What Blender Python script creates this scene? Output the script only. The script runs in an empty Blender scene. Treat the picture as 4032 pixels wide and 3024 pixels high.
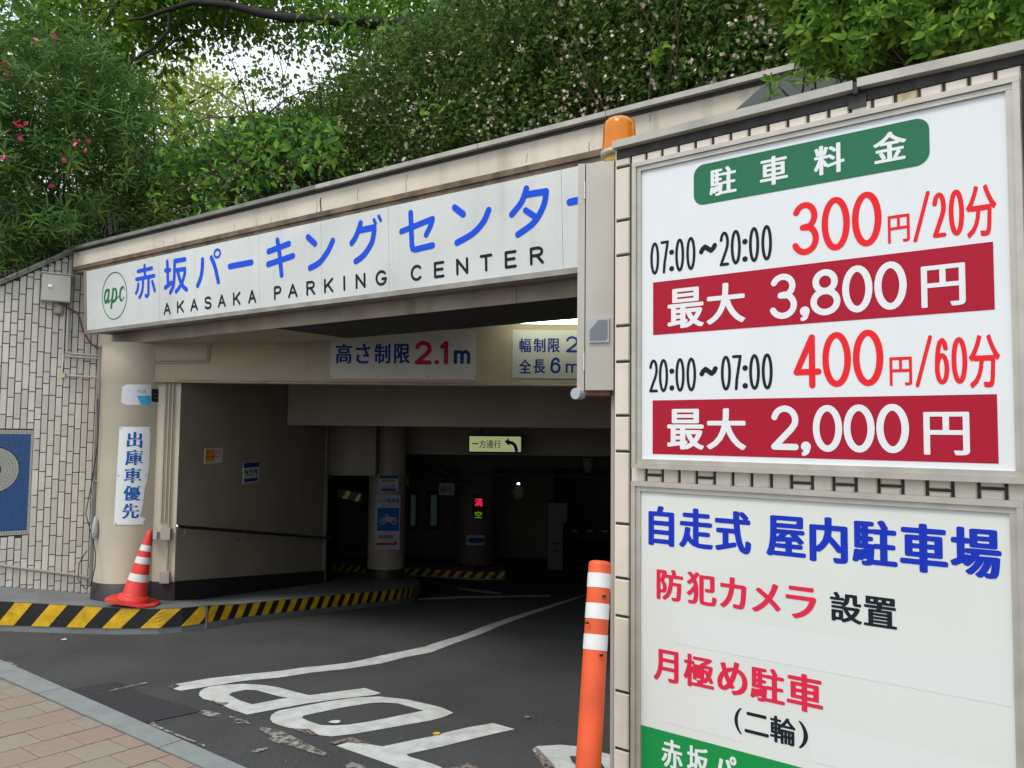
import bpy, math, random
import numpy as np
from mathutils import Vector, Matrix
random.seed(7); RNG = np.random.default_rng(7)
S = bpy.context.scene
COL = S.collection
R = math.radians

# ------------------------------------------------------------------ camera
F, PITCH, ROLL = 3150.0, R(3.43), R(0.594)
CAM = Vector((0, 0, 1.72))
_rt = Vector((1, 0, 0)); _up = Vector((0, -math.sin(PITCH), math.cos(PITCH))); _fw = Vector((0, math.cos(PITCH), math.sin(PITCH)))
CR = _rt*math.cos(ROLL) + _up*math.sin(ROLL)
CU = _up*math.cos(ROLL) - _rt*math.sin(ROLL)
cd = bpy.data.cameras.new('camera'); cam = bpy.data.objects.new('camera', cd); COL.objects.link(cam)
cd.sensor_width = 36; cd.lens = 36*F/4032; cd.clip_end = 600; cd.clip_start = 0.05
cam.matrix_world = Matrix(((CR.x, CU.x, -_fw.x, CAM.x), (CR.y, CU.y, -_fw.y, CAM.y), (CR.z, CU.z, -_fw.z, CAM.z), (0, 0, 0, 1)))
S.camera = cam
# ------------------------------------------------------------------ world, sun, exposure
W = bpy.data.worlds.new('World'); S.world = W; W.use_nodes = True
wn = W.node_tree; bg = wn.nodes['Background']; sky = wn.nodes.new('ShaderNodeTexSky')
SUN_EL, SUN_AZ = 58, 215
sky.sky_type = 'NISHITA'; sky.sun_disc = False; sky.sun_elevation = R(SUN_EL); sky.sun_rotation = R(SUN_AZ)
sky.air_density = 1.0; sky.dust_density = 6.0; sky.ozone_density = 1.0
# bright broken overcast: the sky texture veiled by white cloud (soft noise in the cloud cover)
cl_ = wn.nodes.new('ShaderNodeTexNoise'); cl_.inputs['Scale'].default_value = 2.2; cl_.inputs['Detail'].default_value = 5
tcw = wn.nodes.new('ShaderNodeTexCoord'); wn.links.new(tcw.outputs['Generated'], cl_.inputs['Vector'])
cm = wn.nodes.new('ShaderNodeMapRange'); cm.inputs[1].default_value = .3; cm.inputs[2].default_value = .65; cm.inputs[3].default_value = .62; cm.inputs[4].default_value = .95; wn.links.new(cl_.outputs['Fac'], cm.inputs[0])
mxw = wn.nodes.new('ShaderNodeMix'); mxw.data_type = 'RGBA'; mxw.inputs[7].default_value = (8.8, 9.5, 10.1, 1)
wn.links.new(cm.outputs[0], mxw.inputs[0]); wn.links.new(sky.outputs[0], mxw.inputs[6]); wn.links.new(mxw.outputs[2], bg.inputs[0]); bg.inputs[1].default_value = 0.12
sl = bpy.data.lights.new('sun', 'SUN'); sun = bpy.data.objects.new('sun', sl); COL.objects.link(sun)
sl.energy = 1.5; sl.angle = R(20); sl.color = (1, .95, .87)
_a = R(SUN_AZ); _e = R(SUN_EL)
sdir = Vector((math.sin(_a)*math.cos(_e), math.cos(_a)*math.cos(_e), math.sin(_e)))
sun.rotation_euler = sdir.to_track_quat('Z', 'Y').to_euler()
S.view_settings.view_transform = 'Standard'; S.view_settings.look = 'None'
S.view_settings.exposure = 0.27; S.view_settings.gamma = 1; S.view_settings.use_curve_mapping = False
S.cycles.max_bounces = 8; S.cycles.diffuse_bounces = 5; S.cycles.transparent_max_bounces = 8

# ------------------------------------------------------------------ geometry helpers
def ray(u, v):
    return _fw + CR*((u-2016)/F) + CU*((1512-v)/F)
def at_y(u, v, Y):
    d = ray(u, v); return CAM + d*(Y/d.y)
def zroad(y):
    t = y-7.0
    if t <= -0.6: z = 0.0
    elif t < 0.6: z = -0.13*(t+0.6)**2/2.4
    elif t < 7.0: z = -0.13*t
    else: z = -0.91
    return z
def ground(u, v, lift=0.0):
    d = ray(u, v); z = 0.0; P = None
    for _ in range(30):
        k = (z+lift-CAM.z)/d.z; P = CAM + d*k
        z = 0.5*z + 0.5*zroad(P.y)
    return Vector((P.x, P.y, z+lift))
class Plane:
    def __init__(s, O, yaw, tilt=0.0):
        s.O = Vector(O); s.d = Vector((math.cos(yaw), math.sin(yaw), 0))
        n0 = Vector((math.sin(yaw), -math.cos(yaw), 0))
        s.up = Vector((0, 0, 1))*math.cos(tilt) + n0*math.sin(tilt)
        s.n = s.d.cross(s.up)
    def st(s, u, v, h=0.0):
        d = ray(u, v); O = s.O + s.n*h
        P = CAM + d*((O-CAM).dot(s.n)/d.dot(s.n))
        return ((P-s.O).dot(s.d), (P-s.O).dot(s.up))
    def X(s, a, b, h=0.0):
        return s.O + s.d*a + s.up*b + s.n*h
    def st3(s, p): q = Vector(p)-s.O; return (q.dot(s.d), q.dot(s.up))
    def shifted(s, h):
        p = Plane.__new__(Plane); p.O = s.O + s.n*h; p.d = s.d; p.up = s.up; p.n = s.n; return p

class MB:
    def __init__(s): s.v = []; s.f = []; s.m = []; s.sm = []
    def add(s, vs, fs, mi=0, smooth=False):
        b = len(s.v); s.v += [tuple(p) for p in vs]
        for f in fs: s.f.append(tuple(b+i for i in f)); s.m.append(mi); s.sm.append(smooth)
        return s
    def hexa(s, c, mi=0):
        return s.add(c, [(0, 3, 2, 1), (4, 5, 6, 7), (0, 1, 5, 4), (1, 2, 6, 5), (2, 3, 7, 6), (3, 0, 4, 7)], mi)
    def box(s, x0, x1, y0, y1, z0, z1, mi=0):
        return s.hexa([(x0, y0, z0), (x1, y0, z0), (x1, y1, z0), (x0, y1, z0), (x0, y0, z1), (x1, y0, z1), (x1, y1, z1), (x0, y1, z1)], mi)
    def pbox(s, P, a0, a1, b0, b1, h0, h1, mi=0):
        return s.hexa([P.X(a0, b0, h0), P.X(a1, b0, h0), P.X(a1, b1, h0), P.X(a0, b1, h0), P.X(a0, b0, h1), P.X(a1, b0, h1), P.X(a1, b1, h1), P.X(a0, b1, h1)], mi)
    def prism(s, pts, dz, mi=0):
        n = len(pts); lo = [Vector(p) for p in pts]; hi = [p + Vector(dz) for p in lo]
        return s.add(lo+hi, [tuple(range(n-1, -1, -1)), tuple(range(n, 2*n))] + [(i, (i+1) % n, n+(i+1) % n, n+i) for i in range(n)], mi)
    def tube(s, pts, r, n=8, mi=0, caps=True):
        pts = [Vector(p) for p in pts]; rs = r if isinstance(r, (list, tuple)) else [r]*len(pts)
        t0 = (pts[1]-pts[0]).normalized(); a = t0.orthogonal().normalized(); rings = []
        for i, p in enumerate(pts):
            t = (pts[min(i+1, len(pts)-1)]-pts[max(i-1, 0)]).normalized()
            a = (a - t*a.dot(t)).normalized(); b = t.cross(a)
            rings.append([p + (a*math.cos(2*math.pi*k/n)+b*math.sin(2*math.pi*k/n))*rs[i] for k in range(n)])
        vs = [q for ring in rings for q in ring]; fs = []
        for i in range(len(pts)-1):
            for k in range(n): fs.append((i*n+k, i*n+(k+1) % n, (i+1)*n+(k+1) % n, (i+1)*n+k))
        s.add(vs, fs, mi, True)
        if caps:
            s.add(rings[0], [tuple(range(n-1, -1, -1))], mi); s.add(rings[-1], [tuple(range(n))], mi)
        return s
    def lathe(s, prof, n=32, c=(0, 0, 0), mi=0, smooth=True):
        vs = []; fs = []
        for (r, z) in prof:
            for k in range(n):
                a = 2*math.pi*k/n; vs.append((c[0]+r*math.cos(a), c[1]+r*math.sin(a), c[2]+z))
        for i in range(len(prof)-1):
            for k in range(n): fs.append((i*n+k, i*n+(k+1) % n, (i+1)*n+(k+1) % n, (i+1)*n+k))
        return s.add(vs, fs, mi, smooth)
    def mesh(s, name, mats):
        m = bpy.data.meshes.new(name); m.from_pydata(s.v, [], s.f); m.update()
        for q in (mats if isinstance(mats, (list, tuple)) else [mats]): m.materials.append(q)
        m.polygons.foreach_set('material_index', s.m); m.polygons.foreach_set('use_smooth', s.sm)
        return m
def link(name, me, root=None, loc=None):
    o = bpy.data.objects.new(name, me); COL.objects.link(o)
    if root is not None:
        o.parent = root; base = root_world(root)
        o.location = (Vector(loc) if loc is not None else Vector((0, 0, 0))) - base
    elif loc is not None: o.location = loc
    return o
def root_world(o):
    v = Vector((0, 0, 0))
    while o is not None: v = v + Vector(o.location); o = o.parent
    return v
def part(name, mb, mats, root=None, loc=None, **kw):
    o = link(name, mb.mesh(name, mats), root, loc)
    for k, v in kw.items(): o[k] = v
    return o
def thing(name, label, cat, loc, group=None):
    o = bpy.data.objects.new(name, None); COL.objects.link(o); o.location = loc; o.empty_display_size = .1
    return tag(o, label, cat, group)
def tag(o, label, cat, group=None):
    o['label'] = label; o['category'] = cat
    if group: o['group'] = group
    return o
def struct(name, mb, mats, parent=None):
    o = part(name, mb, mats, parent)
    if parent is None: o['kind'] = 'structure'
    return o

# ------------------------------------------------------------------ materials
def mat(name, col, rough=.6, metal=0.0, vary=0.0, vscale=3.0, bump=0.0, bscale=60.0, spec=.5, emit=0.0, ecol=None, streak=0.0, scol=(.12, .09, .06), island=0.0, coat=0.0, speck=0.0):
    m = bpy.data.materials.new(name); m.use_nodes = True; nt = m.node_tree; N = nt.nodes; L = nt.links
    p = N['Principled BSDF']; p.inputs['Roughness'].default_value = rough; p.inputs['Metallic'].default_value = metal
    p.inputs['Specular IOR Level'].default_value = spec; p.inputs['Coat Weight'].default_value = coat
    src = None
    def rgb(c):
        n = N.new('ShaderNodeRGB'); n.outputs[0].default_value = (*c, 1); return n.outputs[0]
    def mix(a, b, f, mode='MIX'):
        n = N.new('ShaderNodeMix'); n.data_type = 'RGBA'; n.blend_type = mode
        L.new(a, n.inputs[6]); L.new(b, n.inputs[7])
        if hasattr(f, 'links'): L.new(f, n.inputs[0])
        else: n.inputs[0].default_value = f
        return n.outputs[2]
    tc = N.new('ShaderNodeTexCoord'); pos = N.new('ShaderNodeNewGeometry')
    def noise(scale, vec=None, detail=5):
        n = N.new('ShaderNodeTexNoise'); n.inputs['Scale'].default_value = scale; n.inputs['Detail'].default_value = detail
        L.new(vec if vec is not None else pos.outputs['Position'], n.inputs['Vector']); return n.outputs['Fac']
    def ramp(f, a, b):
        n = N.new('ShaderNodeMapRange'); n.inputs[1].default_value = a; n.inputs[2].default_value = b; L.new(f, n.inputs[0]); return n.outputs[0]
    src = rgb(col)
    if vary:
        src = mix(src, rgb([c*(1-vary) for c in col]), ramp(noise(vscale), .35, .7))
    if island:
        r = N.new('ShaderNodeMath'); r.operation = 'MULTIPLY'; r.inputs[1].default_value = 1.0
        oi = N.new('ShaderNodeObjectInfo'); L.new(oi.outputs['Random'], r.inputs[0])
        src = mix(src, rgb([c*(1-island) for c in col]), r.outputs[0])
    if speck:
        src = mix(src, rgb([min(1, c*(1+speck)+.02) for c in col]), ramp(noise(150, detail=6), .52, .74))
    if streak:
        mp = N.new('ShaderNodeMapping'); mp.inputs['Scale'].default_value = (9, 9, .7); L.new(pos.outputs['Position'], mp.inputs[0])
        a = ramp(noise(1.0, mp.outputs[0], 6), .52, .78); b = ramp(noise(1.1), .42, .62)
        mm = N.new('ShaderNodeMath'); mm.operation = 'MULTIPLY'; L.new(a, mm.inputs[0]); L.new(b, mm.inputs[1])
        m2 = N.new('ShaderNodeMath'); m2.operation = 'MULTIPLY'; L.new(mm.outputs[0], m2.inputs[0]); m2.inputs[1].default_value = streak
        src = mix(src, rgb(scol), m2.outputs[0])
    L.new(src, p.inputs['Base Color'])
    if bump:
        b = N.new('ShaderNodeBump'); b.inputs['Strength'].default_value = bump; b.inputs['Distance'].default_value = .004
        L.new(noise(bscale, detail=6), b.inputs['Height']); L.new(b.outputs[0], p.inputs['Normal'])
    if emit:
        p.inputs['Emission Color'].default_value = (*(ecol or col), 1); p.inputs['Emission Strength'].default_value = emit
    return m
def leafmat(name, cols, trans=.35, rough=.55, tcol=None, spec=.14):
    m = bpy.data.materials.new(name); m.use_nodes = True; nt = m.node_tree; N = nt.nodes; L = nt.links
    p = N['Principled BSDF']; p.inputs['Roughness'].default_value = rough; p.inputs['Specular IOR Level'].default_value = spec
    g = N.new('ShaderNodeNewGeometry'); oi = N.new('ShaderNodeObjectInfo')
    ad = N.new('ShaderNodeMath'); ad.operation = 'ADD'; L.new(g.outputs['Random Per Island'], ad.inputs[0]); L.new(oi.outputs['Random'], ad.inputs[1])
    fr = N.new('ShaderNodeMath'); fr.operation = 'FRACT'; L.new(ad.outputs[0], fr.inputs[0])
    cr = N.new('ShaderNodeValToRGB'); e = cr.color_ramp.elements
    e[0].position = 0; e[0].color = (*cols[0], 1); e[1].position = 1; e[1].color = (*cols[-1], 1)
    for i, c in enumerate(cols[1:-1]):
        x = e.new((i+1)/(len(cols)-1)); x.color = (*c, 1)
    L.new(fr.outputs[0], cr.inputs[0]); L.new(cr.outputs[0], p.inputs['Base Color'])
    t = N.new('ShaderNodeBsdfTranslucent'); hs = N.new('ShaderNodeHueSaturation'); hs.inputs['Value'].default_value = 1.7; hs.inputs['Hue'].default_value = .485
    L.new(cr.outputs[0], hs.inputs['Color']); L.new(hs.outputs[0], t.inputs[0])
    mx = N.new('ShaderNodeMixShader'); mx.inputs[0].default_value = trans
    L.new(p.outputs[0], mx.inputs[1]); L.new(t.outputs[0], mx.inputs[2]); L.new(mx.outputs[0], N['Material Output'].inputs[0])
    return m

M = {}
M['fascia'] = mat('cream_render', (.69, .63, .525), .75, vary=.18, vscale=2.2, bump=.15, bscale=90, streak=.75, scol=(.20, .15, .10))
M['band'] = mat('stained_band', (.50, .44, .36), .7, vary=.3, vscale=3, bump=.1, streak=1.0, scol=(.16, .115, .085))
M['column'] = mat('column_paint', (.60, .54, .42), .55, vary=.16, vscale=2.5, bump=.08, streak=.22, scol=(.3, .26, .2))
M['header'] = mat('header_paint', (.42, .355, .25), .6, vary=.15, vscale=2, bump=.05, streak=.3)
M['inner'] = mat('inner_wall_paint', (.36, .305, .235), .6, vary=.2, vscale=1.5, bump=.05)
M['inner_dark'] = mat('shaded_wall_paint', (.11, .092, .07), .7, vary=.2, vscale=1.0)  # darker copy of the inner paint; the shade of the depths is in its colour
M['dark'] = mat('dark_void_paint', (.02, .02, .022), .8)
M['steelshade'] = mat('dark_steel_or_shade', (.035, .033, .03), .6, vary=.3)  # dark steel; the same tone also stands in for shade in the soffit recess
M['gutter'] = mat('weathered_channel', (.20, .14, .085), .65, vary=.65, vscale=9, bump=.3, bscale=40)
M['coping'] = mat('coping_metal', (.46, .44, .39), .5, metal=.3, vary=.3, vscale=7, bump=.05)
M['copingdark'] = mat('coping_dark_metal', (.25, .245, .22), .5, metal=.3, vary=.35, vscale=6)
M['tile'] = mat('glazed_tile', (.79, .735, .65), .32, vary=.12, vscale=9, island=.26, streak=.12, scol=(.3, .27, .22), bump=.02, bscale=25)
M['tilenear'] = mat('cream_tile', (.76, .69, .59), .38, vary=.14, vscale=14, island=.12, streak=.18, scol=(.35, .28, .2), bump=.03, bscale=40)
M['tilerust'] = mat('rusty_tile', (.60, .47, .27), .4, vary=.5, vscale=20)
M['grout'] = mat('dark_grout', (.05, .05, .043), .9, vary=.4, vscale=25)
M['groutnear'] = mat('grey_grout', (.05, .052, .042), .9, vary=.4, vscale=30, bump=.3)
M['seal'] = mat('dark_sealant', (.06, .06, .055), .8, vary=.5, vscale=18, bump=.4, bscale=50)
M['alu'] = mat('aluminium_frame', (.52, .49, .43), .42, metal=.35, vary=.18, vscale=12)
M['alubox'] = mat('cabinet_metal', (.50, .47, .41), .4, metal=.25, vary=.18, vscale=3)
M['signframe'] = mat('sign_frame_metal', (.36, .33, .29), .45, metal=.3, vary=.35, vscale=5)
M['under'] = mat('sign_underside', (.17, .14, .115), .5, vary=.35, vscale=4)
M['board'] = mat('board_white', (.77, .795, .81), .3, vary=.05, vscale=2, streak=.10, scol=(.5, .5, .46))
M['board2'] = mat('board_offwhite', (.72, .745, .705), .3, vary=.05, vscale=2, streak=.12, scol=(.48, .47, .42))
M['patch'] = mat('cover_film', (.725, .745, .73), .25)
M['signface'] = mat('sign_face', (.66, .685, .665), .3, vary=.14, vscale=2.2, streak=.35, scol=(.35, .33, .28))
M['green'] = mat('print_green', (.03, .165, .085), .5, spec=.15)
M['green2'] = mat('print_bright_green', (.012, .27, .065), .5, spec=.15)
M['crimson'] = mat('print_crimson', (.40, .012, .032), .5, spec=.15)
M['red'] = mat('print_red', (.80, .022, .03), .5, spec=.15)
M['pinkred'] = mat('print_pinkred', (.70, .025, .07), .5, spec=.15)
M['black'] = mat('print_black', (.010, .018, .024), .5, spec=.15)
M['blue'] = mat('print_blue', (.010, .035, .46), .5, spec=.15)
M['brightblue'] = mat('letter_blue', (.012, .085, .70), .5, spec=.15)
M['navy'] = mat('print_navy', (.008, .035, .20), .5, spec=.15)
M['cyanblue'] = mat('print_mid_blue', (.006, .11, .42), .5, spec=.15)
M['lettergreen'] = mat('logo_green', (.008, .17, .06), .5, spec=.15)
M['white'] = mat('print_white', (.77, .79, .80), .35)
M['plate'] = mat('sign_plate', (.62, .63, .66), .35, vary=.05)
M['hplate'] = mat('header_sign_plate', (.52, .505, .45), .45, vary=.08)
M['dimplate'] = mat('shaded_plate', (.30, .31, .34), .5, vary=.1)  # darker copy of the sign plate; light fall-off inside is put into the colour
M['dimblue'] = mat('shaded_blue', (.006, .09, .30), .5, spec=.1)  # darker blue for deep signs, dimmed in colour for the weak light there
M['machine'] = mat('machine_grey', (.10, .10, .11), .5)
M['asphalt'] = mat('asphalt', (.049, .050, .052), .8, vary=.42, vscale=1.3, bump=.9, bscale=240, speck=2.2)
M['asphalt2'] = mat('new_asphalt', (.028, .028, .032), .85, vary=.15, vscale=4, bump=.9, bscale=260, speck=.9)
M['paint'] = mat('road_paint', (.60, .62, .60), .7, vary=.28, vscale=11, bump=.4, bscale=160, speck=-.35)
M['concrete'] = mat('concrete', (.36, .35, .32), .8, vary=.25, vscale=4, bump=.4, bscale=150)
M['walk'] = mat('walkway_concrete', (.20, .215, .22), .6, vary=.3, vscale=3, bump=.3, bscale=100)
M['granite'] = mat('kerb_stone', (.24, .265, .265), .7, vary=.2, vscale=7, bump=.4, bscale=200, speck=.25)
M['mortar'] = mat('paver_joint', (.085, .08, .045), .95, vary=.4, vscale=30)
for i, c in enumerate([(.29, .225, .182), (.285, .25, .202), (.288, .215, .176), (.272, .24, .198), (.295, .24, .192)]):
    M['paver%d' % i] = mat('paver_%s' % ['salmon', 'buff', 'pink', 'greige', 'peach'][i], c, .85, vary=.14, vscale=16, bump=.6, bscale=260, speck=.22, island=.08)
M['plinth'] = mat('plinth_paint', (.028, .022, .026), .55, vary=.3)
M['yellow'] = mat('hazard_yellow', (.78, .47, .010), .5, vary=.4, vscale=13, speck=-.2)
M['hblack'] = mat('hazard_black', (.012, .012, .012), .55)
M['cone'] = mat('cone_red', (.78, .055, .04), .5, vary=.3, vscale=14, streak=.25, scol=(.3, .05, .04), spec=.4)
M['band_white'] = mat('reflective_white', (.72, .72, .70), .45, vary=.08, vscale=20)
M['bollard'] = mat('bollard_orange', (.80, .10, .02), .5, vary=.25, vscale=9, streak=.25, scol=(.3, .08, .03), speck=-.2)
M['boxcream'] = mat('meter_box_paint', (.62, .60, .53), .45, vary=.08)
M['pipe'] = mat('pipe_paint', (.40, .365, .31), .5, vary=.1)
M['pipewhite'] = mat('conduit_white', (.62, .62, .62), .45, vary=.1)
M['pole'] = mat('galvanised_pole', (.24, .23, .21), .45, metal=.5, vary=.3)
M['cable'] = mat('black_cable', (.02, .02, .02), .5)
M['cablebrown'] = mat('brown_cable', (.12, .08, .05), .5)
M['steel'] = mat('polished_steel', (.6, .6, .6), .15, metal=1.0)
M['rail'] = mat('dark_handrail', (.03, .025, .02), .25)
M['rust'] = mat('rusty_steel', (.20, .085, .05), .7, vary=.4, vscale=20)
M['mblue'] = mat('mosaic_blue', (.035, .12, .33), .3, vary=.25, vscale=60)
M['mwhite'] = mat('mosaic_white', (.48, .48, .43), .4, vary=.2, vscale=60)
M['plastic'] = mat('pale_plastic', (.40, .43, .46), .4)
M['slat'] = mat('grille_dark', (.09, .12, .14), .5)
M['tube'] = mat('lit_tube', (.95, 1, .85), .5, emit=9, ecol=(.93, 1, .80))
M['litsign'] = mat('lit_sign_face', (.75, .8, .45), .4, emit=.30, ecol=(.72, .82, .36))
M['ledred'] = mat('led_red', (.3, .01, .02), .4, emit=.75, ecol=(1, .02, .07))
M['ledgreen'] = mat('led_green', (.1, .2, .01), .4, emit=.2, ecol=(.45, .95, .02))
M['bulb'] = mat('spot_lamp', (.9, .9, .9), .4, emit=6, ecol=(.95, 1, 1))
M['glassdim'] = mat('frosted_pane', (.15, .20, .19), .15, emit=.012, ecol=(.5, .8, .7))
M['bark'] = mat('bark', (.02, .016, .013), .85, vary=.4, vscale=20, bump=.8, bscale=40)
M['twig'] = mat('twig', (.10, .065, .04), .8, vary=.4, vscale=20)
M['soil'] = mat('soil', (.05, .038, .026), .95, vary=.4, vscale=8, bump=.8)
M['fence'] = mat('fence_dark', (.022, .017, .014), .6)
M['greysheet'] = mat('grey_green_sheet', (.085, .105, .10), .5, vary=.25, vscale=6)
M['farwall'] = mat('far_wall_render', (.55, .54, .50), .8, vary=.1)
M['amber_base'] = mat('beacon_yellow_base', (.55, .36, .06), .4)
am = bpy.data.materials.new('amber_lens'); am.use_nodes = True; M['amber'] = am
_p = am.node_tree.nodes['Principled BSDF']; _p.inputs['Base Color'].default_value = (1, .40, .02, 1); _p.inputs['Roughness'].default_value = .08
_p.inputs['Transmission Weight'].default_value = .62; _p.inputs['IOR'].default_value = 1.2; _p.inputs['Coat Weight'].default_value = .6
M['amber_core'] = mat('amber_reflector', (1, .62, .12), .3)
M['lf_hedge'] = leafmat('abelia_leaf', [(0.026, 0.0624, 0.0156), (0.0455, 0.104, 0.0208), (0.091, 0.169, 0.0312), (0.0338, 0.0754, 0.0195), (0.156, 0.247, 0.0455)], .28)
M['lf_azalea'] = leafmat('azalea_leaf', [(0.0324, 0.0918, 0.0108), (0.0756, 0.1728, 0.0162), (0.1512, 0.2916, 0.0324), (0.0432, 0.108, 0.013), (0.2808, 0.4104, 0.054)], .3)
M['lf_olea'] = leafmat('oleander_leaf', [(0.0275, 0.0775, 0.0175), (0.05, 0.125, 0.0275), (0.1, 0.2125, 0.0438), (0.0312, 0.0875, 0.02), (0.1875, 0.2625, 0.0438)], .28)
M['lf_young'] = leafmat('young_leaf', [(0.039, 0.1105, 0.026), (0.065, 0.169, 0.0286), (0.221, 0.416, 0.0455), (0.0455, 0.13, 0.026), (0.078, 0.208, 0.0325)], .4)
M['lf_tree'] = leafmat('tree_leaf', [(0.0562, 0.1313, 0.0175), (0.1, 0.2125, 0.0225), (0.175, 0.3, 0.0325), (0.0625, 0.15, 0.02)], .42)
M['lf_far'] = leafmat('far_tree_leaf', [(0.154, 0.22, 0.033), (0.231, 0.308, 0.0495), (0.286, 0.33, 0.077), (0.187, 0.264, 0.055)], .5)  # direct sun on the far tree is put into these brighter leaf colours
M['pink'] = mat('pink_petal', (.78, .10, .24), .6)
M['petal'] = mat('white_petal', (.62, .57, .45), .7)
M['calyx'] = mat('tan_calyx', (.30, .15, .07), .7)

# ------------------------------------------------------------------ lettering
def arc(cx, cy, rx, ry, a0, a1, n=14):
    return [(cx+rx*math.cos(R(a0+(a1-a0)*i/n)), cy+ry*math.sin(R(a0+(a1-a0)*i/n))) for i in range(n+1)]
GL = {
 '0': [arc(.5, .5, .5, .5, 0, 360, 28)],
 '1': [[(.25, .8), (.62, 1), (.62, 0)]],
 '2': [arc(.5, .70, .5, .30, 165, -20, 12) + [(.80, .46), (.0, .0)], [(0, 0), (1, 0)]],
 '3': [arc(.48, .755, .46, .245, 155, -80, 14), arc(.48, .27, .52, .27, 85, -155, 16), [(.38, .525), (.55, .52)]],
 '4': [[(.72, 0), (.72, 1), (0, .28), (1, .28)]],
 '6': [arc(.5, .32, .5, .32, 0, 360, 24), [(.02, .40), (.04, .60), (.14, .80), (.32, .95), (.56, 1), (.78, .94), (.90, .80)]],
 '7': [[(0, 1), (1, 1), (.72, .62), (.48, .3), (.38, 0)]],
 '8': [arc(.5, .765, .40, .235, 0, 360, 24), arc(.5, .265, .5, .265, 0, 360, 24)],
 'A': [[(0, 0), (.5, 1), (1, 0)], [(.18, .34), (.82, .34)]],
 'K': [[(0, 0), (0, 1)], [(1, 1), (0, .36)], [(.38, .60), (1, 0)]],
 'S': [arc(.5, .76, .47, .24, 25, 250, 14) + arc(.5, .25, .5, .25, 80, -155, 16)],
 'P': [[(0, 0), (0, 1), (.55, 1)] + arc(.55, .74, .42, .26, 90, -90, 10) + [(0, .48)]],
 'R': [[(0, 0), (0, 1), (.58, 1)] + arc(.58, .755, .38, .245, 90, -90, 10) + [(0, .51)], [(.5, .5), (1, 0)]],
 'I': [[(.5, 0), (.5, 1)]],
 'N': [[(0, 0), (0, 1), (1, 0), (1, 1)]],
 'G': [arc(.5, .5, .5, .5, 42, 325, 22) + [(.97, .42), (.6, .42)]],
 'C': [arc(.5, .5, .5, .5, 45, 315, 20)],
 'E': [[(1, 1), (0, 1), (0, 0), (1, 0)], [(0, .52), (.9, .52)]],
 'T': [[(0, 1), (1, 1)], [(.5, 1), (.5, 0)]],
 'm': [[(0, 0), (0, 1)], [(0, .62)] + arc(.25, .72, .25, .28, 160, 20, 6) + [(.5, .6), (.5, 0)], [(.5, .62)] + arc(.75, .72, .25, .28, 160, 20, 6) + [(1, .6), (1, 0)]],
 '~': [[(0, .05), (.1, .55), (.28, .92), (.5, .5), (.72, .08), (.9, .45), (1, .95)]],
}
def catmull(p, n=6):
    q = [p[0]]+list(p)+[p[-1]]; out = []
    for i in range(1, len(q)-2):
        for k in range(n):
            t = k/n; a, b, c, d = q[i-1], q[i], q[i+1], q[i+2]
            out.append(tuple(.5*((2*b[j]) + (-a[j]+c[j])*t + (2*a[j]-5*b[j]+4*c[j]-d[j])*t*t + (-a[j]+3*b[j]-3*c[j]+d[j])*t**3) for j in (0, 1)))
    return out+[tuple(p[-1])]
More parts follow.
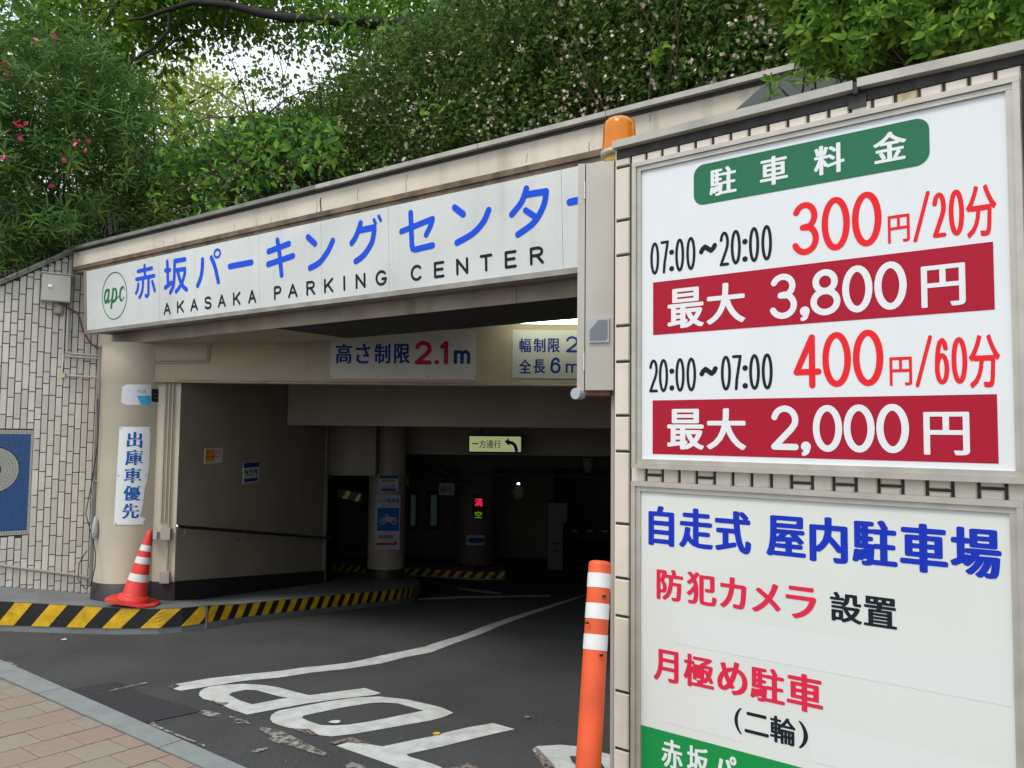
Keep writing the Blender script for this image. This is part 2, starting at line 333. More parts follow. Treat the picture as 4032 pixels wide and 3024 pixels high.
class Ink:
    """flat lettering on a plane; every stroke lies a hair above the one before so nothing is coplanar"""
    def __init__(s, P, h, gap=-1e-4): s.P = P; s.h = h; s.k = 0; s.mb = MB(); s.gap = gap; s.pc = []
    def mark(s, a, b, c, d, i0, j0): s.pc.append([a, b, c, d, [(i0, len(s.mb.v), j0, len(s.mb.f))]])
    def nexth(s): s.k = (s.k+1) % 40; return s.h + s.k*2.2e-5
    def disc(s, c, r, n=16):
        h = s.nexth(); s.mb.add([s.P.X(c[0]+r*math.cos(2*math.pi*i/n), c[1]+r*math.sin(2*math.pi*i/n), h) for i in range(n)], [tuple(range(n))])
    def stroke(s, pts, r):
        segs = []; cur = [pts[0]]
        for i in range(1, len(pts)):
            cur.append(pts[i])
            if i < len(pts)-1:
                a = Vector((pts[i][0]-pts[i-1][0], pts[i][1]-pts[i-1][1])); b = Vector((pts[i+1][0]-pts[i][0], pts[i+1][1]-pts[i][1]))
                if a.length > 1e-7 and b.length > 1e-7 and a.angle(b) > R(38): segs.append(cur); cur = [pts[i]]
        segs.append(cur)
        for g in segs:
            g = [p for i, p in enumerate(g) if i == 0 or (Vector(p)-Vector(g[i-1])).length > 1e-6]
            if len(g) < 2: continue
            h = s.nexth(); vs = []; n = len(g); closed = len(g) > 3 and (Vector(g[0])-Vector(g[-1])).length < 1e-5
            for i, p in enumerate(g):
                a = Vector(g[n-2] if closed and i in (0, n-1) else g[max(i-1, 0)]); b = Vector(g[1] if closed and i in (0, n-1) else g[min(i+1, n-1)]); t = (b-a).normalized(); q = Vector((-t.y, t.x))*r
                vs += [s.P.X(p[0]+q.x, p[1]+q.y, h), s.P.X(p[0]-q.x, p[1]-q.y, h)]
            s.mb.add(vs, [(2*i, 2*i+1, 2*i+3, 2*i+2) for i in range(n-1)])
            if not closed: s.disc(g[0], r); s.disc(g[-1], r)
    def px(s, pts, r, smooth=False):
        q = [s.P.st(*p) for p in pts]
        s.stroke(catmull(q) if smooth else q, r)
    def glyph(s, ch, L, Rr, B, T, r):
        """ch inside the rectangle given by pixels: x of left/right edge, bottom and top points"""
        s0 = s.P.st(L, B[1])[0]; s1 = s.P.st(Rr, B[1])[0]; t0 = s.P.st(*B)[1]; t1 = s.P.st(*T)[1]
        s.glyph_st(ch, s0, s1, t0, t1, r)
    def glyph_st(s, ch, s0, s1, t0, t1, r):
        if ch == ':':
            c = (s0+s1)/2
            for f in (.12, .62): s.disc((c, t0+(t1-t0)*f), r*1.9)
            return
        s.k = 0; a0, a1, b0, b1 = s0+r, s1-r, t0+r, t1-r
        if ch == 'I': a0 = a1 = (s0+s1)/2
        for pl in GL[ch]: s.stroke([(a0+(a1-a0)*x, b0+(b1-b0)*y) for x, y in pl], r)
    def rect(s, s0, s1, t0, t1):
        h = s.nexth(); s.mb.add([s.P.X(s0, t0, h), s.P.X(s1, t0, h), s.P.X(s1, t1, h), s.P.X(s0, t1, h)], [(0, 1, 2, 3)])
    def poly(s, pts):
        h = s.nexth(); s.mb.add([s.P.X(a, b, h) for a, b in pts], [tuple(range(len(pts)))])
    def txt(s, ch, L, Rr, B, T, bold=.02):
        s0 = s.P.st(L, B[1])[0]; s1 = s.P.st(Rr, B[1])[0]; t0 = s.P.st(*B)[1]; t1 = s.P.st(*T)[1]
        s.txt_st(ch, s0, s1, t0, t1, bold)
    def txt_st(s, ch, s0, s1, t0, t1, bold=.02):
        s.k = 0; vs, fs = textmesh(ch)
        by = bold*.42; x0, x1 = vs[:, 0].min()-bold, vs[:, 0].max()+bold; y0, y1 = vs[:, 1].min()-by, vs[:, 1].max()+by
        offs = [(0, 0)] + ([(bold*math.cos(R(a)), by*math.sin(R(a))) for a in range(0, 360, 45)] if bold else [])
        for ox, oy in offs:
            h = s.nexth()
            s.mb.add([s.P.X(s0+(x+ox-x0)/(x1-x0)*(s1-s0), t0+(y+oy-y0)/(y1-y0)*(t1-t0), h) for x, y in vs], fs)
    def done(s, name, m, root):
        # faces linked by touching strokes belong to one character; characters become parts of their own
        fb = []
        for f in s.mb.f:
            q = [s.P.st3(s.mb.v[i]) for i in f]; fb.append((min(a for a, b in q), max(a for a, b in q), min(b for a, b in q), max(b for a, b in q)))
        order = sorted(range(len(fb)), key=lambda i: fb[i][0]); rows = []
        # split into text rows first, then into characters by gaps along the row
        ro = sorted(range(len(fb)), key=lambda i: fb[i][2]); cur = []; hi = -1e9
        for i in ro:
            if cur and fb[i][2] > hi+s.rowgap(): rows.append(cur); cur = []; hi = -1e9
            cur.append(i); hi = max(hi, fb[i][3])
        rows.append(cur); out = None
        for rw in rows:
            rw = sorted(rw, key=lambda i: fb[i][0]); cur = []; hi = -1e9; grp = []
            for i in rw:
                if cur and fb[i][0] > hi+s.gap: grp.append(cur); cur = []; hi = -1e9
                cur.append(i); hi = max(hi, fb[i][1])
            grp.append(cur)
            for g in grp:
                mp = {}; vs = []; fs = []
                for i in g:
                    ff = []
                    for k in s.mb.f[i]:
                        if k not in mp: mp[k] = len(vs); vs.append(s.mb.v[k])
                        ff.append(mp[k])
                    fs.append(tuple(ff))
                out = part(name, MB().add(vs, fs), m, root)
        return out
    def rowgap(s): return max(.004, s.gap)
_tc = {}
def textmesh(ch):
    if ch in _tc: return _tc[ch]
    c = bpy.data.curves.new('lettering', 'FONT'); c.body = ch; c.resolution_u = 4
    o = bpy.data.objects.new('lettering', c); COL.objects.link(o)
    me = bpy.data.meshes.new_from_object(o.evaluated_get(bpy.context.evaluated_depsgraph_get()))
    vs = np.array([(v.co.x, v.co.y) for v in me.vertices]); fs = [tuple(p.vertices) for p in me.polygons]
    bpy.data.objects.remove(o); bpy.data.curves.remove(c); bpy.data.meshes.remove(me)
    _tc[ch] = (vs, fs); return _tc[ch]
def filled(loops, tomap):
    """fill px loops (holes included) and carry each vertex onto a surface"""
    c = bpy.data.curves.new('fill', 'CURVE'); c.dimensions = '2D'; c.fill_mode = 'BOTH'
    for lp in loops:
        sp = c.splines.new('POLY'); sp.points.add(len(lp)-1); sp.use_cyclic_u = True
        for i, (x, y) in enumerate(lp): sp.points[i].co = (x/100, -y/100, 0, 1)
    o = bpy.data.objects.new('fill', c); COL.objects.link(o)
    me = bpy.data.meshes.new_from_object(o.evaluated_get(bpy.context.evaluated_depsgraph_get()))
    vs = [tomap(v.co.x*100, -v.co.y*100) for v in me.vertices]; fs = [tuple(p.vertices) for p in me.polygons]
    bpy.data.objects.remove(o); bpy.data.curves.remove(c); bpy.data.meshes.remove(me)
    return vs, fs

# reading frames of the photograph, used to lay out the print of the flat signs on their real planes
def frame(ox, oy, k): return lambda x, y: (ox+x/k, oy+y/k)
z1 = frame(2400, 500, 2.765); z2 = frame(3232, 100, 2.765); z3 = frame(2400, 1100, 2.765); z4 = frame(3232, 600, 2.765)
z5 = frame(3232, 1200, 2.765); z6 = frame(2400, 1700, 2.765); z7 = frame(3232, 1700, 2.765); z8 = frame(2400, 2300, 2.29); z9 = frame(3000, 2250, 2.1434)
zr = frame(2350, 0, 1.3151); a1 = frame(500, 950, 5.53); a2 = frame(800, 880, 5.53); a3 = frame(1150, 800, 5.53); aR = frame(1344, 0, 1.6458)
e1 = frame(950, 950, 2.765); e2 = frame(1500, 850, 2.765); ap = frame(350, 1050, 8.295); zb = frame(1200, 1100, 1.6458)
g1 = frame(0, 2574, 3.687); g2 = frame(500, 2574, 3.687); g3 = frame(1100, 2574, 3.687); g4 = frame(1700, 2574, 2.765); r8 = frame(1000, 1900, 1.4747)
zc = frame(0, 1500, 2.765); zd = frame(1300, 1700, 2.765)

# ================================================================== GROUND
xs = [-60, -14, -6] + [x*.5 for x in range(-10, 11)] + [8, 14, 60]
ys = [-60, -20, -5, 0, 3, 5, 6.2] + [6.4+.15*i for i in range(9)] + [8+.5*i for i in range(13)] + [15, 18, 24, 30]
mb = MB(); n = len(xs)
mb.add([(x, y, zroad(y)) for y in ys for x in xs], [(j*n+i, j*n+i+1, (j+1)*n+i+1, (j+1)*n+i) for j in range(len(ys)-1) for i in range(n-1)], 0, True)
road = struct('road', mb, M['asphalt'])

# road paint
def paint(name, loops, m, lift, parent=road):
    vs, fs = filled(loops, lambda u, v: ground(u, v, lift)); mb = MB(); mb.add(vs, fs); return part(name, mb, m, parent)
lz = frame(1500, 2250, 1.411)
line_top = [g2(700, 440), g2(1200, 355), g2(1700, 300), g2(2212, 250), g3(300, 205), g3(700, 165), g3(1000, 130), g3(1250, 80)]+[lz(*p) for p in ((0, 467), (120, 443), (240, 418), (310, 394), (450, 353), (560, 309), (700, 261), (830, 221), (960, 179), (1140, 126))]
line_bot = [lz(*p) for p in ((1140, 134), (960, 196), (800, 250), (650, 306), (560, 346), (400, 402), (280, 449), (130, 477), (0, 511))]+[g3(950, 222), g3(500, 268), g3(0, 345), g2(1700, 392), g2(1200, 470), g2(780, 537), g2(670, 510), g2(775, 465)]
paint('lane_line', [line_top+line_bot], M['paint'], .004)
Pl = [g2(1042, 600), g2(1060, 545), g2(1110, 510), g2(1200, 475), g2(1400, 450), g2(1700, 437), g2(2000, 455), g3(0, 492), g3(200, 545), g3(430, 602), g3(800, 555), g3(1240, 497), g3(1475, 570), g3(1380, 598), g3(900, 650), g3(400, 720), g3(0, 795), g2(1745, 882), g2(1500, 800), g2(1290, 700), g2(1110, 655)]
Ph = [g2(1478, 595), g2(1530, 562), g2(1720, 522), g2(1880, 528), g2(2050, 575), g3(0, 620), g3(130, 637), g3(0, 658), g2(1820, 735), g2(1640, 678)]
paint('letter_p', [Pl, Ph], M['paint'], .004)
Ol = [g2(2078, 950), g2(2095, 890), g2(2150, 850), g3(0, 822), g3(280, 772), g3(700, 692), g3(1100, 636), g3(1450, 620), g3(1850, 662), g3(2212, 745), g4(110, 585), g4(235, 643), g4(120, 690), g3(2212, 965), g3(1500, 1090), g3(1100, 1160), g3(750, 1200), g3(570, 1180), g3(430, 1092), g3(150, 1078), g3(0, 1035), g2(2120, 1000)]
Oh = [g3(328, 930), g3(345, 900), g3(430, 880), g3(900, 782), g3(1300, 718), g3(1500, 705), g3(1720, 720), g3(2092, 825), g3(1800, 885), g3(1300, 985), g3(1000, 1030), g3(760, 1042), g3(600, 1035), g3(420, 975)]
paint('letter_o', [Ol, Oh], M['paint'], .004)
T_ = [g3(825, 1335), g3(1000, 1285), g3(1200, 1295), g3(1500, 1345), g3(2000, 1240), g3(2212, 1200), g4(160, 855), g4(400, 800), g4(670, 755), g4(905, 820), g4(500, 912), g4(100, 1012), g3(1840, 1460), g3(1890, 1495), g3(2212, 1592), g4(90, 1228), g4(180, 1290), g4(20, 1370), g3(1740, 1655), g3(1300, 1500)]
paint('letter_t', [T_], M['paint'], .004)
S_ = [g4(1090, 1045), g4(1150, 1005), g4(1400, 990), g4(1600, 1008), g4(1860, 1075), g4(2000, 1112), g4(2120, 1180), g4(2040, 1260), g4(1880, 1240), g4(1850, 1190), g4(1620, 1120), g4(1500, 1112), g4(1530, 1180), g4(1610, 1250), g4(1700, 1330), g4(1560, 1360), g4(1400, 1290), g4(1250, 1170), g4(1150, 1110)]
paint('letter_s', [S_], M['paint'], .004)
# worn leftovers of older paint: broken up by a procedural mask
def worn(name, c1, c2, sc):
    m = mat(name, c1, .85, bump=.6, bscale=200); N = m.node_tree.nodes; L = m.node_tree.links
    g = N.new('ShaderNodeNewGeometry'); nz = N.new('ShaderNodeTexNoise'); nz.inputs['Scale'].default_value = sc; nz.inputs['Detail'].default_value = 7
    L.new(g.outputs['Position'], nz.inputs['Vector']); cr = N.new('ShaderNodeValToRGB'); cr.color_ramp.elements[0].position = .40; cr.color_ramp.elements[1].position = .72
    cr.color_ramp.elements[0].color = (.17, .165, .15, 1); cr.color_ramp.elements[1].color = (*c2, 1); L.new(nz.outputs['Fac'], cr.inputs[0])
    L.new(cr.outputs[0], N['Principled BSDF'].inputs['Base Color'])
    n2 = N.new('ShaderNodeTexNoise'); n2.inputs['Scale'].default_value = sc*.45; n2.inputs['Detail'].default_value = 8; L.new(g.outputs['Position'], n2.inputs['Vector'])
    mr = N.new('ShaderNodeMapRange'); mr.inputs[1].default_value = .36; mr.inputs[2].default_value = .56; L.new(n2.outputs['Fac'], mr.inputs[0]); L.new(mr.outputs[0], N['Principled BSDF'].inputs['Alpha']); return m
M['worn'] = worn('worn_paint', (.4, .4, .36), (.42, .41, .36), 45)
M['wornred'] = worn('worn_orange_paint', (.4, .2, .15), (.33, .19, .14), 90)
for lp in ([g3(-40, 1100), g3(100, 1150), g3(330, 1260), g3(480, 1340), g3(700, 1450), g3(640, 1480), g3(350, 1400), g3(150, 1330), g3(-60, 1290), g2(2060, 1235), g2(2110, 1200), g2(1930, 1110), g2(1940, 1060)],
           [g2(1040, 860), g2(1090, 815), g2(1200, 830), g2(1400, 880), g2(1330, 915), g2(1180, 905)],
           [g2(1440, 890), g2(1600, 925), g2(1740, 975), g2(1790, 1020), g2(1560, 1005), g2(1570, 960)],
           [g2(1800, 1430), g2(1830, 1390), g2(2020, 1360), g2(2060, 1370), g2(1900, 1430)],
           [g3(960, 1620), g3(1050, 1570), g3(1260, 1640), g3(1400, 1760), g3(1000, 1700)],
           [g1(60, 120), g1(170, 115), g1(250, 180), g1(160, 170)], [g1(2150, 1020), g1(2212, 985), g2(400, 985), g2(400, 1020), g2(740, 1165), g2(1130, 1320), g2(1130, 1350), g2(700, 1180), g2(330, 1030)],
           [g1(1390, 605), g1(1700, 500), g1(2130, 410), g1(2150, 425), g1(1700, 515)]):
    paint('worn_paint', [lp], M['worn'], .007)
for lp in ([g3(190, 1080), g3(380, 1090), g3(540, 1170), g3(420, 1170), g3(260, 1120)], [g3(715, 1285), g3(1030, 1210), g3(1330, 1300), g3(1280, 1320), g3(1000, 1275), g3(800, 1310)],
           [g2(1220, 665), g2(1300, 720), g2(1400, 745), g2(1490, 700), g2(1340, 705)], [g2(580, 475), g2(680, 450), g2(670, 500)],
           [g4(1085, 1045), g4(1150, 1020), g4(1350, 1230), g4(1230, 1250)], [g4(200, 1244), g4(380, 1185), g4(560, 1260), g4(300, 1300)]):
    paint('worn_paint', [lp], M['wornred'], .009)
patch = [g1(985, 520), g1(1300, 460), g1(1690, 400), g1(2050, 560), g2(200, 570), g2(600, 680), g2(1000, 795), g2(1075, 835), g2(400, 975), g2(310, 1000), g1(1950, 965), g1(1400, 705)]
paint('asphalt_patch', [patch], M['asphalt2'], .005)
gut = [(-60, 2452), (0, 2455), (200, 2463), (420, 2474), (575, 2483), (300, 2490), (0, 2482), (-60, 2480)]
paint('gutter_strip', [gut], M['concrete'], .006)
# gravel chips and tiny litter on the asphalt
mb = MB()
for i in range(420):
    u = random.uniform(20, 2350); v = random.uniform(2480, 3020)
    if v < 2480: continue
    p = ground(u, v, .002); s = random.uniform(.002, .0055)
    mb.add([p+Vector((s, 0, 0)), p+Vector((0, s, 0)), p+Vector((-s, 0, 0)), p+Vector((0, -s, 0)), p+Vector((0, 0, s*.8))], [(0, 1, 4), (1, 2, 4), (2, 3, 4), (3, 0, 4)])
part('gravel', mb, mat('chip_stone', (.20, .19, .175), .8, vary=.6, vscale=50), road, kind='stuff')
for i, (u, v, s, c) in enumerate([(252, 2519, .016, M['band_white']), (1319, 2844, .022, M['plate']), (1718, 2890, .015, M['yellow']), (2078, 2824, .014, M['wornred'])]):
    p = ground(u, v, .008); mb = MB(); q = [p+Vector((s*1.8*math.cos(a)*random.uniform(.7, 1), s*math.sin(a)*random.uniform(.7, 1.2), random.uniform(0, .004))) for a in [k*math.pi/4 for k in range(8)]]
    mb.prism(q, (0, 0, .003)); o = part('litter_scrap' if i < 2 else 'fallen_leaf', mb, c)
    tag(o, ['small white paper scrap on asphalt near the striped kerb', 'small grey scrap lying inside the painted letter O', 'yellow fallen leaf beside the stem of the painted T', 'tiny orange flake on dark asphalt right of the letters'][i], ['scrap', 'scrap', 'leaf', 'flake'][i])

# --- brick pavement
lat = [((0, 0), (310, 1390)), ((0, 1), (590, 1535)), ((2, 0), (960, 1210)), ((2, 1), (1250, 1355)), ((1, 1), (945, 1450)), ((1, 2), (1240, 1605)), ((3, 1), (1575, 1275)), ((3, 2), (1895, 1420)), ((1, 0), (620, 1300)), ((1, -1), (350, 1165)), ((3, -1), (980, 1000)), ((3, 0), (1250, 1120)), ((2, -1), (640, 1080)), ((2, -2), (410, 960)), ((3, -2), (680, 880))]
A = np.array([[u, v, 1] for (u, v), _ in lat], float); B = np.array([tuple(ground(*g1(*p)).xy) for _, p in lat])
AF = np.linalg.lstsq(A, B, rcond=None)[0]
def lt(u, v, z): x, y = np.array([u, v, 1])@AF; return Vector((x, y, z))
in0, in1 = ground(*g1(0, 360)), ground(*g2(1050, 1659)); out0, out1 = ground(*g1(0, 110)), ground(*g2(1830, 1740))
dI = (in1-in0).normalized(); nI = Vector((dI.y, -dI.x, 0))
if (lt(0, 4, 0)-in0).dot(nI) < 0: nI = -nI
def clip(poly, P0, nn):
    out = []
    for i in range(len(poly)):
        a, b = poly[i], poly[(i+1) % len(poly)]; da, db = (a-P0).dot(nn), (b-P0).dot(nn)
        if da >= 0: out.append(a)
        if (da >= 0) != (db >= 0): out.append(a+(b-a)*(da/(da-db)))
    return out
mb = MB(); e0 = in0-dI*3; e1_ = in1+dI*3
mb.prism([e0, e1_, e1_+nI*4, e0+nI*4], (0, 0, .006)); pavement = struct('pavement', mb, M['mortar'])
npv = 0
for j in range(-14, 12):
    for i in range(-26, 26):
        if (i+j) % 2: continue
        g = .022
        q = [lt(i+g, j+g, .0), lt(i+2-g, j+g, .0), lt(i+2-g, j+1-g, .0), lt(i+g, j+1-g, .0)]
        q = clip([Vector((p.x, p.y, .004)) for p in q], Vector((in0.x, in0.y, 0))+nI*.012, nI)
        if len(q) < 3: continue
        c = sum(q, Vector((0, 0, 0)))/len(q)
        if c.y < 1.2 or c.x < -4.2 or c.x > .6: continue
        if (q[0]-q[2]).length < .04: continue
        npv += 1
        mb = MB(); top = .012+random.uniform(-.0012, .0012); nq = len(q); k = .012
        rim = [c+(p-c)*(1-k*3) for p in q]
        mb.add([(p.x, p.y, .004) for p in q]+[(p.x, p.y, top-.002) for p in q]+[(p.x, p.y, top) for p in rim],
               [(a, (a+1) % nq, nq+(a+1) % nq, nq+a) for a in range(nq)]+[(nq+a, nq+(a+1) % nq, 2*nq+(a+1) % nq, 2*nq+a) for a in range(nq)]+[tuple(range(2*nq, 3*nq))])
        part('paver', mb, M['paver%d' % random.choice([0, 0, 1, 1, 2, 3, 4])], pavement)
# flush kerb stones between pavers and asphalt
outd = (out1-out0).normalized()
ks = [-1.6, -.6, .47, 1.47, 2.4, 3.4]; jl = [g1(580, 600), g2(500, 1385)]
def kpt(P0, d, t): return P0+d*t
tj = [(ground(*g)-in0).dot(dI) for g in jl]; st_ = [tj[0]-1.25*(3-k) for k in range(3)]; st_ = [tj[0]-2.6, tj[0]-1.3, tj[0], tj[1], tj[1]+(tj[1]-tj[0]), tj[1]+2*(tj[1]-tj[0])]
for a, b in zip(st_[:-1], st_[1:]):
    i0, i1 = in0+dI*(a+.004), in0+dI*(b-.004)
    w = lambda P: P+(-nI)*((out0-P).dot(-nI) + ((P-out0).dot(outd))*(outd.dot(-nI)))
    q = [Vector((p.x, p.y, 0)) for p in (i0, i1, w(i1), w(i0))]
    mb = MB(); mb.prism(q, (0, 0, .014)); part('kerb_stone', mb, M['granite'], pavement)

# ================================================================== WALKWAY, STRIPED KERB
KP = [(-6.3, 5.6, .34), (-5.35, 6.35, .29), (-4.45, 6.93, .24), (-4.0, 6.88, .232), (-3.57, 6.84, .224), (-3.25, 6.82, .212), (-2.96, 6.86, .20), (-2.80, 6.95, .19), (-2.67, 7.09, .18)]
for t in np.linspace(0, 1, 9)[1:]:
    x = -2.67+(1.335)*t; y = 7.09+2.69*t; KP.append((x, y, zroad(y)+.18))
KP += [(-1.22, 10.2, zroad(10.2)+.18), (-1.2, 10.8, zroad(10.8)+.18), (-1.3, 11.6, zroad(11.6)+.18), (-1.5, 12.6, zroad(12.6)+.18)]
WP = [(-6.3, 6.19), (-5.5, 6.74), (-4.67, 7.3), (-4.35, 7.52), (-4.04, 7.74), (-3.8, 7.6), (-3.5, 7.5), (-3.3, 7.4), (-3.04, 7.36)]
WP += [(-3.04+.57*t, 7.36+3.4*t) for t in np.linspace(0, 1, 9)[1:]] + [(-2.45, 11.0), (-2.5, 11.4), (-2.6, 12.2), (-2.7, 13.0)]
WZ = [.40, .35, .292, .22, .142, .15, .16, .165, .165]
mb = MB(); vs = []
for i, (k, w) in enumerate(zip(KP, WP)):
    zw = WZ[i] if i < len(WZ) else zroad(w[1])+.19
    vs += [Vector(k), Vector((w[0], w[1], zw)), Vector((k[0], k[1], zroad(k[1])-.05))]
n = len(KP)
mb.add(vs, [(3*i, 3*i+3, 3*i+4, 3*i+1) for i in range(n-1)]+[(3*i+2, 3*i+5, 3*i+3, 3*i) for i in range(n-1)], 0)
walk = struct('walkway', mb, M['walk'])
# hazard tape on the kerb face
def path_eval(pts, s):
    acc = 0
    for a, b in zip(pts[:-1], pts[1:]):
        a = Vector(a); b = Vector(b); l = (b-a).xy.length
        if s <= acc+l: t = (s-acc)/l; return a.lerp(b, t), (b-a).xy.normalized()
        acc += l
    return Vector(pts[-1]), (Vector(pts[-1])-Vector(pts[-2])).xy.normalized()
def plen(pts): return sum((Vector(b)-Vector(a)).xy.length for a, b in zip(pts[:-1], pts[1:]))
def tape_pt(pts, s, f, out, zg, lowgap):
    p, _t = path_eval(pts, s); qa, _ = path_eval(pts, max(s-.07, 0)); qb, _ = path_eval(pts, s+.07); t = (qb-qa).xy.normalized(); nrm = Vector((t.y, -t.x, 0)); zt = p.z-.004; zl = zg(p.y)+lowgap
    return Vector((p.x, p.y, zl+(zt-zl)*f))+nrm*out
def hazard(root, pts, s0, s1, period, slant, zg, lowgap, outd=.006, frac=.5):
    mb = MB(); m = int((s1-s0)/.02)+1; vs = []
    for i in range(m+1):
        s = s0+(s1-s0)*i/m
        for f, o in ((0, 0), (0, outd), (1, outd), (1, 0)): vs.append(tape_pt(pts, s, f, o, zg, lowgap))
    fs = [(4*i+k, 4*i+4+k, 4*i+5+k, 4*i+1+k) for i in range(m) for k in range(3)] + [(0, 1, 2, 3), (4*m+3, 4*m+2, 4*m+1, 4*m)]
    part('tape', MB().add(vs, fs), M['hblack'], root)
    s = s0-slant+.03
    while s < s1:
        a0, a1 = max(s, s0), min(s+period*frac, s1)
        q = []; kk = 5
        for i in range(kk+1):
            row = []
            for j in range(9):
                f = i/kk; ss = min(max(s+slant*f+period*frac*j/8, s0), s1); row.append(tape_pt(pts, ss, f, outd+.004, zg, lowgap))
            q += row
        if s+slant+period*frac > s0+.01: part('yellow_stripe', MB().add(q, [(9*i+j, 9*i+j+1, 9*i+j+10, 9*i+j+9) for i in range(kk) for j in range(8)]), M['yellow'], root)
        s += period
def seg_s(pts, x):
    acc = 0
    for a, b in zip(pts[:-1], pts[1:]):
        l = (Vector(b)-Vector(a)).xy.length
        if a[0] <= x <= b[0]: return acc+l*(x-a[0])/(b[0]-a[0])
        acc += l
    return acc
sx = seg_s(KP, -2.66)
h1 = thing('hazard_tape', 'wide black and yellow hazard tape on the kerb under the traffic cone', 'hazard tape', (-4, 6.9, .1), 'hazard tapes along the garage kerb')
hazard(h1, KP, .3, sx-.01, .315, .16, zroad, .052)
h2 = thing('hazard_tape', 'narrow black and yellow hazard tape on kerb running down into the garage', 'hazard tape', (-2, 8.5, -.1), 'hazard tapes along the garage kerb')
hazard(h2, KP, sx+.02, sx+4.4, .172, .07, zroad, .055, frac=.52)
mb = MB()
for f in (0,):
    p, t = path_eval(KP, sx+.005); nrm = Vector((t.y, -t.x, 0)); tt = Vector((t.x, t.y, 0))
    c = [p-tt*.012-nrm*.01, p+tt*.012-nrm*.01, p+tt*.012+nrm*.006, p-tt*.012+nrm*.006]
    mb.prism([Vector((q.x, q.y, zroad(q.y)-.02)) for q in c], (0, 0, .20))
part('kerb_joint', mb, M['concrete'], walk)

# ================================================================== TILED WALL (left)
YT = math.atan2(.57, .82)
TW = Plane((-4.67, 7.3, 0), YT)
ztop_l = lambda s: 3.04+(s)*(3.43-3.04)/.598
zbase_l = lambda s: .292-.195*s if s > 0 else .292-.06*s
tw = thing('tiled_wall', 'curved retaining wall of upright beige tiles left of the garage entrance', 'wall', (-4.3, 7.5, .2))
SA, SB = -1.9, .86
def quadstrip(P, s0, s1, zb_, zt_, h0, h1, n=1):
    mb = MB()
    for i in range(n):
        a = s0+(s1-s0)*i/n; b = s0+(s1-s0)*(i+1)/n
        mb.hexa([P.X(a, zb_(a), h0), P.X(b, zb_(b), h0), P.X(b, zt_(b), h0), P.X(a, zt_(a), h0), P.X(a, zb_(a), h1), P.X(b, zb_(b), h1), P.X(b, zt_(b), h1), P.X(a, zt_(a), h1)])
    return mb
part('wall_core', quadstrip(TW, SA, SB, lambda s: zbase_l(s)-.15, ztop_l, -.25, 0), M['grout'], tw)
# coping
def sloped(P, s0, s1, zf, h0, h1, th): return MB().hexa([P.X(s0, zf(s0), h0), P.X(s1, zf(s1), h0), P.X(s1, zf(s1), h1), P.X(s0, zf(s0), h1), P.X(s0, zf(s0)+th, h0), P.X(s1, zf(s1)+th, h0), P.X(s1, zf(s1)+th, h1), P.X(s0, zf(s0)+th, h1)])
part('coping', sloped(TW, SA, .60, ztop_l, -.28, .05, .035), M['copingdark'], tw)
part('coping_lip', sloped(TW, SA, .60, lambda s: ztop_l(s)+.0355, -.26, .03, .02), M['coping'], tw)
_tm = {}
def tilemesh(w, l, th, m, key):
    k = (round(w, 4), round(l, 4), key)
    if k not in _tm:
        b = .0035; mb = MB(); mb.add([(-w/2, 0, -l/2), (w/2, 0, -l/2), (w/2, 0, l/2), (-w/2, 0, l/2), (-w/2+b, -th, -l/2+b), (w/2-b, -th, -l/2+b), (w/2-b, -th, l/2-b), (-w/2+b, -th, l/2-b)],
            [(4, 5, 6, 7), (0, 1, 5, 4), (1, 2, 6, 5), (2, 3, 7, 6), (3, 0, 4, 7)])
        _tm[k] = mb.mesh('tile', m)
    return _tm[k]
MOS = (-9, TW.st(133, 1900)[0], TW.st(60, 2106)[1], TW.st(60, 1692)[1])   # mosaic panel rectangle
PIT = .0555; GAP = .0058; cnt = 0; small = MB()
k0 = int(math.floor(SA/PIT))
for k in range(k0, int(SB/PIT)+1):
    s0 = k*PIT; s1 = s0+PIT-GAP; sc = (s0+s1)/2
    z = zbase_l(sc)-random.choice([0, .05, .1]); top = ztop_l(sc)
    spans = [(zbase_l(sc), top)]
    if sc < MOS[1]: spans = [(zbase_l(sc), MOS[2]-.008), (MOS[3]+.008, top)]
    for za, zb2 in spans:
        z = za-random.uniform(0, .15)
        while z < zb2:
            l = random.choice([.11, .178, .178, .236]); a = max(z, za); b = min(z+l-GAP, zb2-.002); z += l
            if b-a < .02: continue
            u = (sc+4.67)  # noqa
            if b > top-.03 or abs((b-a)-(l-GAP)) > 1e-4:
                mb = MB(); th = .007; e = .0035
                bl, br = min(b, ztop_l(s0)-.001), min(b, ztop_l(s1)-.001)
                if sc >= MOS[1] or za < MOS[2]:
                    if za < 1: bl = br = b
                mb.add([TW.X(s0, a, 0), TW.X(s1, a, 0), TW.X(s1, br, 0), TW.X(s0, bl, 0), TW.X(s0+e, a+e, th), TW.X(s1-e, a+e, th), TW.X(s1-e, br-e, th), TW.X(s0+e, bl-e, th)],
                       [(4, 5, 6, 7), (0, 1, 5, 4), (1, 2, 6, 5), (2, 3, 7, 6), (3, 0, 4, 7)])
                o = part('tile', mb, M['tile'], tw)
                cnt += 1
            elif sc > -.12:
                o = link('tile', tilemesh(PIT-GAP, b-a, .007, M['tile'], 'l'), tw, TW.X(sc, (a+b)/2, 0)); o.rotation_euler = (random.uniform(-.006, .006), random.uniform(-.004, .004), YT); cnt += 1
            else:
                small.pbox(TW, s0, s1, a, b, 0, .007)
part('tile_field', small, M['tile'], tw, kind='stuff')
